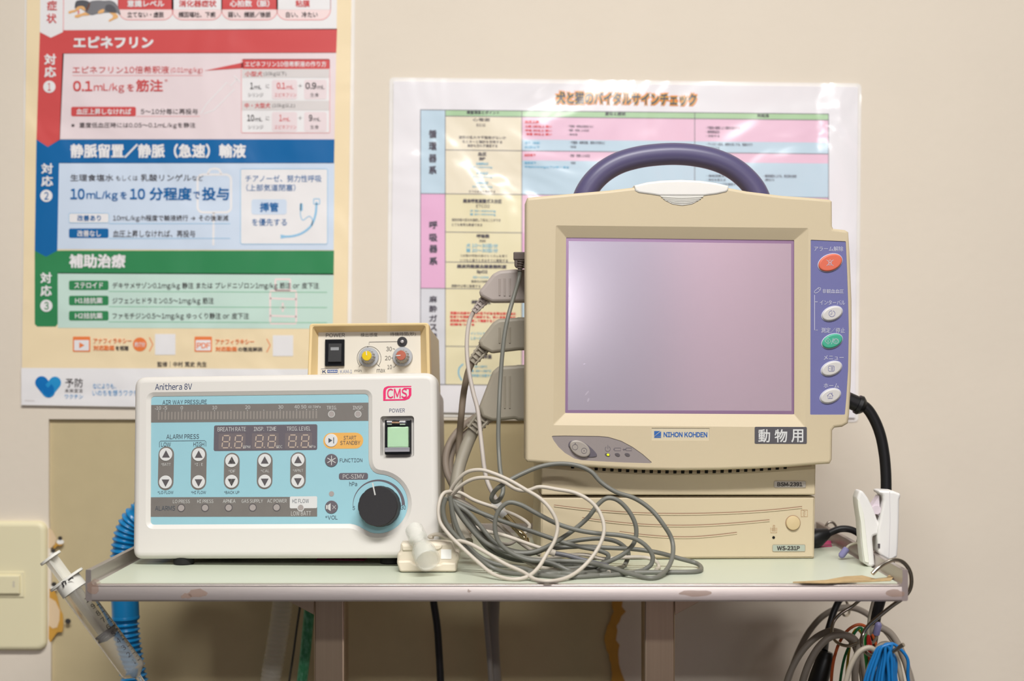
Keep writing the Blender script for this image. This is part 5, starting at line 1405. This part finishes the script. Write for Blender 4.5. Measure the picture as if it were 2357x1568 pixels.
jr = [(2016, 1128), (2022, 1126.5), (2050, 1128), (2065, 1134), (2066, 1140), (2063, 1148), (2062, 1200), (2060, 1255), (2058, 1278), (2042, 1288), (2032, 1283), (2020, 1276), (2014, 1266), (2012, 1235), (2013, 1215), (2018, 1195), (2026, 1150), (2024, 1138), (2016, 1133)]
mb.prism(round_poly(F8.pts(jr), .0012, 3), -.011, .012, w_cl, bev=.0022, bevb=.0022)
mb.strip(F8.pts([(2048, 1132), (2049, 1200), (2046, 1284)], .0122), .0004, .0122, M('clip_seam', (196, 190, 192), rough=.6))
part('jaw', mb, c8)
mb = MB(); a = F8.uv(2013, 1172); mb.lathe([(.0042, -.008), (.0042, .008)], (a[0], 0, a[1]), (0, 1, 0), M('clip_pivot', (206, 194, 200), rough=.5), seg=20); mb.prism(F8.pts([(2003, 1165), (2020, 1140), (2022, 1190), (2014, 1180)]), -.006, .006, M('clip_pivot', None)); part('spring_pivot', mb, c8)
mb = MB(); u0, v0, u1, v1 = F8.rect(2013, 1248, 2018, 1258); mb.prism(rrect(u0, v0, u1, v1), .0118, .0124, M('clip_slot', (80, 74, 76), rough=.6)); part('latch_slot', mb, c8)
# black cables
k_cab = M('cable_black', (24, 24, 26), rough=.42)
c9 = thing('power_cable', at(ray(2040, 1300, 1.45)), 'thick black cable leaving the side of the patient monitor and dropping past the shelf', 'cable')
cord('cord', c9, [spline([ray(*p) for p in ((1975, 927, 1.43), (1995, 940, 1.43), (2012, 965, 1.43), (2026, 1000, 1.43), (2035, 1045, 1.43), (2039, 1090, 1.43), (2040, 1140, 1.43), (2043, 1210, 1.43), (2048, 1270, 1.43), (2042, 1330, 1.435), (2026, 1384, 1.44), (2016, 1420, 1.445), (2010, 1460, 1.45), (2003, 1510, 1.45), (1996, 1600, 1.45), (1985, 1900, 1.45), (1980, 2400, 1.45), (1980, 3430, 1.45))], 8)], .0056, k_cab, seg=16)
mb = MB(); a, b = ray(1950, 920, 1.43), ray(1990, 938, 1.43); L = (b - a).length
mb.lathe([(.0082, 0), (.0082, L * .55), (.0098, L * .56), (.0102, L * .75), (.0080, L * .9), (.0060, L)], a, b - a, k_cab, seg=22); part('boot', mb, c9, world=True)
c10 = thing('power_cable', at(ray(1890, 1240, 1.47)), 'black power cable arching from the rear of the recorder over the rail', 'cable')
cord('cord', c10, [spline([ray(*p) for p in ((1895, 1236, 1.46), (1912, 1226, 1.46), (1935, 1218, 1.46), (1960, 1220, 1.46), (1980, 1232, 1.46), (2000, 1260, 1.46), (2005, 1300, 1.47), (1988, 1336, 1.485), (1958, 1362, 1.50), (1934, 1380, 1.505), (1923, 1400, 1.505), (1913, 1428, 1.50), (1904, 1460, 1.49), (1898, 1500, 1.47))], 8)], .0036, k_cab)
mb = MB(); a, b = ray(1862, 1246, 1.46), ray(1908, 1226, 1.46); L = (b - a).length
mb.lathe([(.0105, 0), (.0100, L * .45), (.0072, L * .75), (.0045, L)], a, b - a, k_cab, seg=20); part('plug', mb, c10, world=True)
mb = MB(); a, b = ray(1904, 1500, 1.47), ray(1846, 1690, 1.47); L = (b - a).length
mb.lathe([(.0060, 0), (.0090, L * .06), (.0105, L * .3), (.0105, L)], a, b - a, k_cab, seg=20); part('connector', mb, c10, world=True)
# thick grey cables hanging from the hooks
def hang(label, L, r, m, name='hanging_cable', group='looped cables hanging under the shelf corner'):
    o = MB(); L = list(L); (xa, ya, Ya), (xb, yb, Yb) = L[0], L[-1]
    dip = [(xb + (xb - xa) * .02, yb + 110, Yb), (xb * .72 + xa * .28, yb + 215, Yb), (xa * .72 + xb * .28, yb + 220, Ya), (xa, ya + 115, Ya)]
    o.tube(spline([ray(*p) for p in L + dip], 8, closed=True), r, m, seg=14, closed=True)
    v = ray(*L[len(L) // 2]); th = thing(name, at(v), label, 'cable', group)
    part('cord', o, th, world=True, sharp=60)
def hy(L, Y): return [(x, y, Y) for x, y in L]
hang('wide thick grey cable arch hanging rearmost below the shelf corner', hy([(1800, 1610), (1816, 1560), (1836, 1505), (1862, 1455), (1895, 1418), (1930, 1401), (1965, 1400), (1995, 1413), (2020, 1435), (2045, 1460), (2070, 1500), (2092, 1545), (2105, 1610)], 1.53), .0034, g_mid)
hang('outer of two thick grey cables draped over the middle steel hook', hy([(1800, 1620), (1812, 1568), (1830, 1525), (1856, 1488), (1884, 1464), (1912, 1453), (1940, 1460), (1962, 1478), (1976, 1510), (1986, 1560), (1990, 1620)], 1.425), .0034, g_mid)
hang('inner of two thick grey cables draped over the middle steel hook', hy([(1836, 1620), (1848, 1568), (1864, 1524), (1888, 1486), (1915, 1465), (1942, 1462), (1966, 1472), (1982, 1505), (1992, 1560), (1996, 1620)], 1.400), .0037, g_mid)
hang('thick grey cable sloping away at the outer edge of the hanging bundle', hy([(1975, 1620), (1968, 1560), (1975, 1500), (1995, 1460), (2020, 1445), (2046, 1455), (2068, 1485), (2086, 1530), (2104, 1620)], 1.39), .0035, g_mid)
hang('slim grey cable looped over the largest hook beside the blue leads', hy([(1938, 1620), (1950, 1560), (1962, 1525), (1982, 1498), (2004, 1492), (2022, 1510), (2034, 1560), (2040, 1620)], 1.256), .0025, M('cable_soft_grey', (158, 148, 132), rough=.5))
hang('slim grey cable looped over the largest hook behind the blue leads', hy([(1985, 1620), (1995, 1560), (2010, 1510), (2028, 1484), (2048, 1484), (2062, 1508), (2074, 1560), (2084, 1620)], 1.262), .0023, M('cable_soft_grey', None))
for nm, col, L, Y, r in (('orange', (206, 96, 44), [(1912, 1620), (1914, 1560), (1920, 1516), (1934, 1476), (1954, 1449), (1978, 1438), (1998, 1447), (2012, 1472), (2020, 1505), (2026, 1620)], 1.445, .0016),
        ('dark green', (22, 120, 66), [(1930, 1620), (1935, 1560), (1944, 1514), (1956, 1484), (1968, 1456), (1980, 1445), (1990, 1458), (1997, 1500), (2001, 1620)], 1.436, .0014),
        ('yellow', (200, 170, 40), [(1946, 1620), (1948, 1560), (1954, 1500), (1962, 1462), (1972, 1449), (1982, 1456), (1992, 1490), (1998, 1620)], 1.440, .0014),
        ('bright green', (50, 190, 90), [(2000, 1620), (1996, 1540), (1988, 1475), (1985, 1450), (1991, 1462), (1999, 1500), (2004, 1560), (2007, 1620)], 1.312, .0016),
        ('red', (222, 56, 44), [(2008, 1620), (2004, 1540), (1998, 1482), (1999, 1464), (2003, 1478), (2006, 1500), (2011, 1560), (2013, 1620)], 1.306, .0014)):
    hang(nm + ' electrode lead hanging in the bundle under the shelf corner', hy(L, Y), r, M('lead_' + nm.replace(' ', '_'), col, rough=.4), 'electrode_lead', 'electrode leads in the hanging bundle')
m_bl = M('lead_blue', (16, 104, 166), rough=.4)
cb = thing('lead_bundle', at(ray(2040, 1490, 1.24)), 'folded bundle of blue leads over the tip of the largest hook', 'cable')
for i, (a, b, tx) in enumerate(((1982, 2062, 2026), (1988, 2058, 2030), (1998, 2054, 2035), (2010, 2051, 2039), (2018, 2048, 2042), (2026, 2046, 2044), (2033, 2041, 2040), (2004, 2090, 2048))):
    mb = MB(); Y = 1.243 - .0031 * (i % 3) + (.012 if i == 7 else 0)
    mb.tube(spline([ray(a, 1620, Y), ray(a + (tx - a) * .25, 1560, Y), ray(a + (tx - a) * .62, 1515, Y), ray(tx - 4, 1492 - i, Y), ray(tx + 8, 1490 - i, Y), ray(b - 2, 1515, Y), ray(b, 1560, Y), ray(b + (b - tx) * .3, 1620, Y)], 8), .0015, m_bl, seg=12)
    part('lead', mb, cb, world=True, sharp=60)

# ---- below the shelf and at the left
tubeL = [(470, 1150, 1.527), (446, 1150, 1.555), (400, 1152, 1.565), (355, 1164, 1.55), (326, 1180, 1.53), (304, 1205, 1.53), (290, 1240, 1.53), (284, 1290, 1.53), (284, 1340, 1.53), (288, 1390, 1.53), (290, 1440, 1.53), (294, 1480, 1.53), (302, 1530, 1.53), (312, 1580, 1.53), (322, 1650, 1.53), (330, 1800, 1.53), (332, 2100, 1.53), (332, 2600, 1.53), (332, 3240, 1.53)]
c11 = thing('breathing_hose', at(ray(290, 1400, 1.53)), 'bright blue corrugated breathing hose behind the ventilator and shelf rail', 'hose')
m_hose = M('hose_blue', (22, 140, 204), rough=.32, spec=.5, trans=.12, coat=.2)
P = spline([ray(*p) for p in tubeL], 40)
# even resampling along the hose
def resample(P, step):
    out = [P[0]]; acc = 0
    for a, b in zip(P, P[1:]):
        L = (b - a).length
        while acc + L >= step:
            t = (step - acc) / L; a = a + (b - a) * t; out.append(a.copy()); L = (b - a).length; acc = 0
        acc += L
    return out
P = resample(P, .0008); n = len(P)
rad = [.0124 + .0024 * (.5 + .5 * math.cos(2 * math.pi * i * .0008 / .0058)) ** 2.5 for i in range(n)]
cuff = [i for i in range(n) if ZC - (1425 - CY) / FPX * 1.53 < P[i].z < ZC - (1335 - CY) / FPX * 1.53]
a0 = [i for i in range(n) if i < cuff[0]]; a1 = [i for i in range(n) if i > cuff[-1]]
for idx in (a0, a1):
    mb = MB(); mb.tube([P[i] for i in idx], [rad[i] for i in idx], m_hose, seg=28); part('corrugated_section', mb, c11, world=True, sharp=80)
mb = MB(); mb.tube([P[i] for i in cuff], [.0147 if 12 < i - cuff[0] < len(cuff) - 4 else .0152 for i in cuff], m_hose, seg=28); part('cuff', mb, c11, world=True, sharp=50)
# clear corrugated hose
c12 = thing('breathing_hose', at(ray(640, 1500, 1.62)), 'clear translucent corrugated hose hanging under the shelf before the bare board', 'hose')
P = resample(spline([ray(*p) for p in ((655, 1330, 1.62), (650, 1390, 1.62), (642, 1450, 1.62), (632, 1510, 1.62), (622, 1570, 1.62), (610, 1650, 1.62), (596, 1800, 1.62), (590, 2200, 1.62), (590, 3110, 1.62))], 40), .0008)
mb = MB(); mb.tube(P, [.0108 + .0014 * abs(math.sin(math.pi * i * .0008 / .0056)) for i in range(len(P))], M('hose_clear', (226, 222, 210), rough=.25, alpha=.32, spec=.5), seg=24); part('corrugated_section', mb, c12, world=True, sharp=80)
def drop(name, label, L, Y, r, m):
    o = MB(); o.tube(spline([ray(x, y, Y) for x, y in L], 8), r, m, seg=14); th = thing(name, at(ray(*L[0], Y)), label, 'cable' if 'cable' in name else 'hose'); part('cord' if 'cable' in name else 'hose_wall', o, th, world=True, sharp=60)
drop('thin_cable', 'thin dark cable hanging between the clear hose and the green hose', [(696, 1330), (692, 1385), (684, 1440), (676, 1500), (667, 1560), (655, 1650), (640, 1900), (636, 2400), (636, 3170)], 1.60, .0013, M('cable_thin_dark', (62, 58, 52), rough=.5))
drop('green_hose', 'green braided gas hose hanging beside the steel post', [(716, 1330), (713, 1395), (708, 1450), (702, 1510), (695, 1570), (685, 1650), (672, 1900), (668, 2400), (668, 3200)], 1.57, .0062, M('hose_green', (62, 142, 96), rough=.35, col2=(110, 176, 140), vscale=420, stretch=(1, 1, .35)))
drop('black_cable', 'black cable hanging below the shelf between the two steel posts', [(990, 1300), (998, 1385), (1006, 1440), (1011, 1510), (1014, 1570), (1016, 1650), (1018, 1900), (1018, 2400), (1018, 3250)], 1.56, .0042, k_cab)
drop('grey_cable', 'thick grey cable hanging beside the thin pale one under the shelf centre', [(1140, 1300), (1136, 1385), (1134, 1440), (1136, 1510), (1140, 1570), (1142, 1650), (1144, 1900), (1144, 2400), (1144, 3170)], 1.60, .0072, M('cable_ash', (128, 122, 114), rough=.5))
drop('grey_cable', 'thin pale cable hanging in front of the thick grey one under the shelf', [(1114, 1300), (1116, 1385), (1120, 1440), (1126, 1510), (1130, 1570), (1132, 1650), (1134, 1900), (1134, 2400), (1134, 3250)], 1.56, .0030, M('cable_pale_ash', (140, 134, 126), rough=.5))
# magenta slip under the ventilator
c13 = thing('paper_slip', at(shelf(800, 1293) + (ZS,)), 'magenta printed paper slip lying under the ventilator', 'paper')
mb = MB(); Ym = 1.392
mb.rings([[(x, y, ZS + h) for x, y in (((728 - CX) / FPX * 1.37, 1.37), ((838 - CX) / FPX * 1.365, 1.365), ((868 - CX) / FPX * 1.43, 1.43), ((750 - CX) / FPX * 1.43, 1.43))] for h in (.0002, .0007)], M('magenta_paper', (206, 44, 116), rough=.5)); part('sheet', mb, c13, world=True)
c14 = thing('paper_slip', at((ray(1905, 1250, 1.49).x, 1.49, ZS)), 'magenta paper corner at the rear of the shelf by the black plug', 'paper')
mb = MB(); xq = lambda px, Y: ((px - CX) / FPX * Y, Y)
mb.rings([[(x, y, ZS + h) for x, y in (xq(1880, 1.46), xq(1915, 1.465), xq(1912, 1.51), xq(1875, 1.51))] for h in (.0002, .0007)], M('magenta_paper', None)); part('sheet', mb, c14, world=True)

# syringe hung at the left end of the shelf
F15 = Frame(215, 1425, 1.264)
c15 = thing('syringe', F15.mat, 'clear plastic syringe tilted against the outer end of the steel shelf', 'syringe')
m_syr = M('syringe_clear', (240, 238, 232), rough=.08, trans=.90, ior=1.2, spec=.6)
m_syw = M('syringe_white', (232, 230, 220), rough=.35, alpha=.86, spec=.45)
ax = Vector((F15.uv(300, 1535)[0] - F15.uv(160, 1345)[0], 0, F15.uv(300, 1535)[1] - F15.uv(160, 1345)[1]))
O = Vector((F15.uv(166, 1352)[0], 0, F15.uv(166, 1352)[1])); LL = ax.length; ax.normalize()
sk = 1.264 / FPX; rb = 29 * sk
mb = MB(); mb.lathe([(rb, -.010), (rb, LL), (rb * .92, LL + .002), (rb * .3, LL + .007), (rb * .24, LL + .0085), (rb * .2, LL + .024), (rb * .12, LL + .024), (rb * .16, LL + .008), (rb * .86, LL + .001), (rb * .93, LL - .001), (rb * .93, -.010), (rb, -.010)], O, ax, m_syr, seg=40, cap0=False, cap1=False)
part('barrel', mb, c15)
nn = Vector((-ax.z, 0, ax.x))
def disc_plate(c, a, b, th, m):          # finger plate: an ellipse across the axis
    q = MB(); y = Vector((0, 1, 0))
    ring = lambda h: [c + ax * h + nn * (a * math.cos(t)) + y * (b * math.sin(t)) for t in [2 * math.pi * i / 32 for i in range(32)]]
    q.rings([ring(-th / 2), ring(th / 2)], m); return q
q_ = disc_plate(O - ax * .0085, 44 * sk, rb * 1.05, .0022, m_syw); q_.lathe([(rb * 1.04, -.008), (rb * 1.06, .004)], O, ax, m_syw, seg=32, cap0=False, cap1=False)
part('finger_flange', q_, c15)
mb = MB()
for yy in (0, 90):
    e = (nn * math.cos(R(yy)) + Vector((0, 1, 0)) * math.sin(R(yy))); f = ax.cross(e)
    a, b = O - ax * .032, O + ax * (LL * .54)
    vs = []
    for p in (a, b):
        for s1, s2 in ((-1, -1), (1, -1), (1, 1), (-1, 1)): vs.append(p + e * (s1 * rb * .55) + f * (s2 * .0008))
    mb.add(vs, [(0, 1, 2, 3), (7, 6, 5, 4), (0, 4, 5, 1), (1, 5, 6, 2), (2, 6, 7, 3), (3, 7, 4, 0)], M('plunger_clear', (238, 236, 226), rough=.3, alpha=.5))
part('plunger_rod', mb, c15)
q_ = disc_plate(O - ax * .033, 27 * sk, 20 * sk, .0022, m_syw); part('thumb_rest', q_, c15)
mb = MB(); mb.lathe([(rb * .88, LL * .535), (rb * .915, LL * .54), (rb * .915, LL * .556), (rb * .8, LL * .56), (rb * .8, LL * .578), (rb * .915, LL * .582), (rb * .915, LL * .598), (rb * .3, LL * .625)], O, ax, M('stopper_grey', (84, 82, 82), rough=.45), seg=32); part('stopper', mb, c15)
mb = MB(); ang = math.degrees(math.atan2(ax.z, ax.x))
def on_barrel(h, th, wx, wy, draw):
    pass
mi_ = M('scale_ink', (40, 38, 40), rough=.5)
def stripe(h, t0, t1, wd):
    n = 8; y = Vector((0, -1, 0)); vs = []
    for i in range(n + 1):
        t = R(t0 + (t1 - t0) * i / n); e = (nn * math.sin(t) + y * math.cos(t)) * (rb * 1.012)
        vs += [O + ax * (h - wd / 2) + e, O + ax * (h + wd / 2) + e]
    mb.add(vs, [(2 * i, 2 * i + 1, 2 * i + 3, 2 * i + 2) for i in range(n)], mi_)
h0 = LL * .955; dh = (h0 - LL * .19) / 9.2
for i in range(11):
    h = h0 - dh * i
    stripe(h, 62, 84, .0005)
    if i < 10: stripe(h - dh / 2, 70, 84, .0004)
for i in range(1, 11):
    g, fs, *_ = glyphs(str(i)); h = h0 - dh * i + dh * .8; W_, H_ = (.0034 if 1 < i < 10 else .0016 if i == 1 else .0058), .0046
    vs = []
    for gx, gy in g:
        t = R(42) + (gx * W_) / rb * 0 + (gy * H_) / rb * 0
        # digits read along the barrel: glyph x runs around it, glyph y runs towards the plunger
        t = R(44) + gx * W_ / rb; e = (nn * math.sin(t) + Vector((0, -1, 0)) * math.cos(t)) * (rb * 1.014)
        vs.append(O + ax * (h - gy * H_) + e)
    mb.add(vs, fs, mi_)
def scrawl(L):
    p = F15.pts(L, rb * 1.12); mb.strip(p, .0013, rb * 1.12, mi_)
scrawl([(142, 1341), (147, 1350), (144, 1352)]); scrawl([(144, 1340), (150, 1338), (152, 1345)]); scrawl([(157, 1337), (164, 1331), (169, 1331)])
part('scale_marks', mb, c15)

for o in (_to,):
    bpy.data.objects.remove(o)
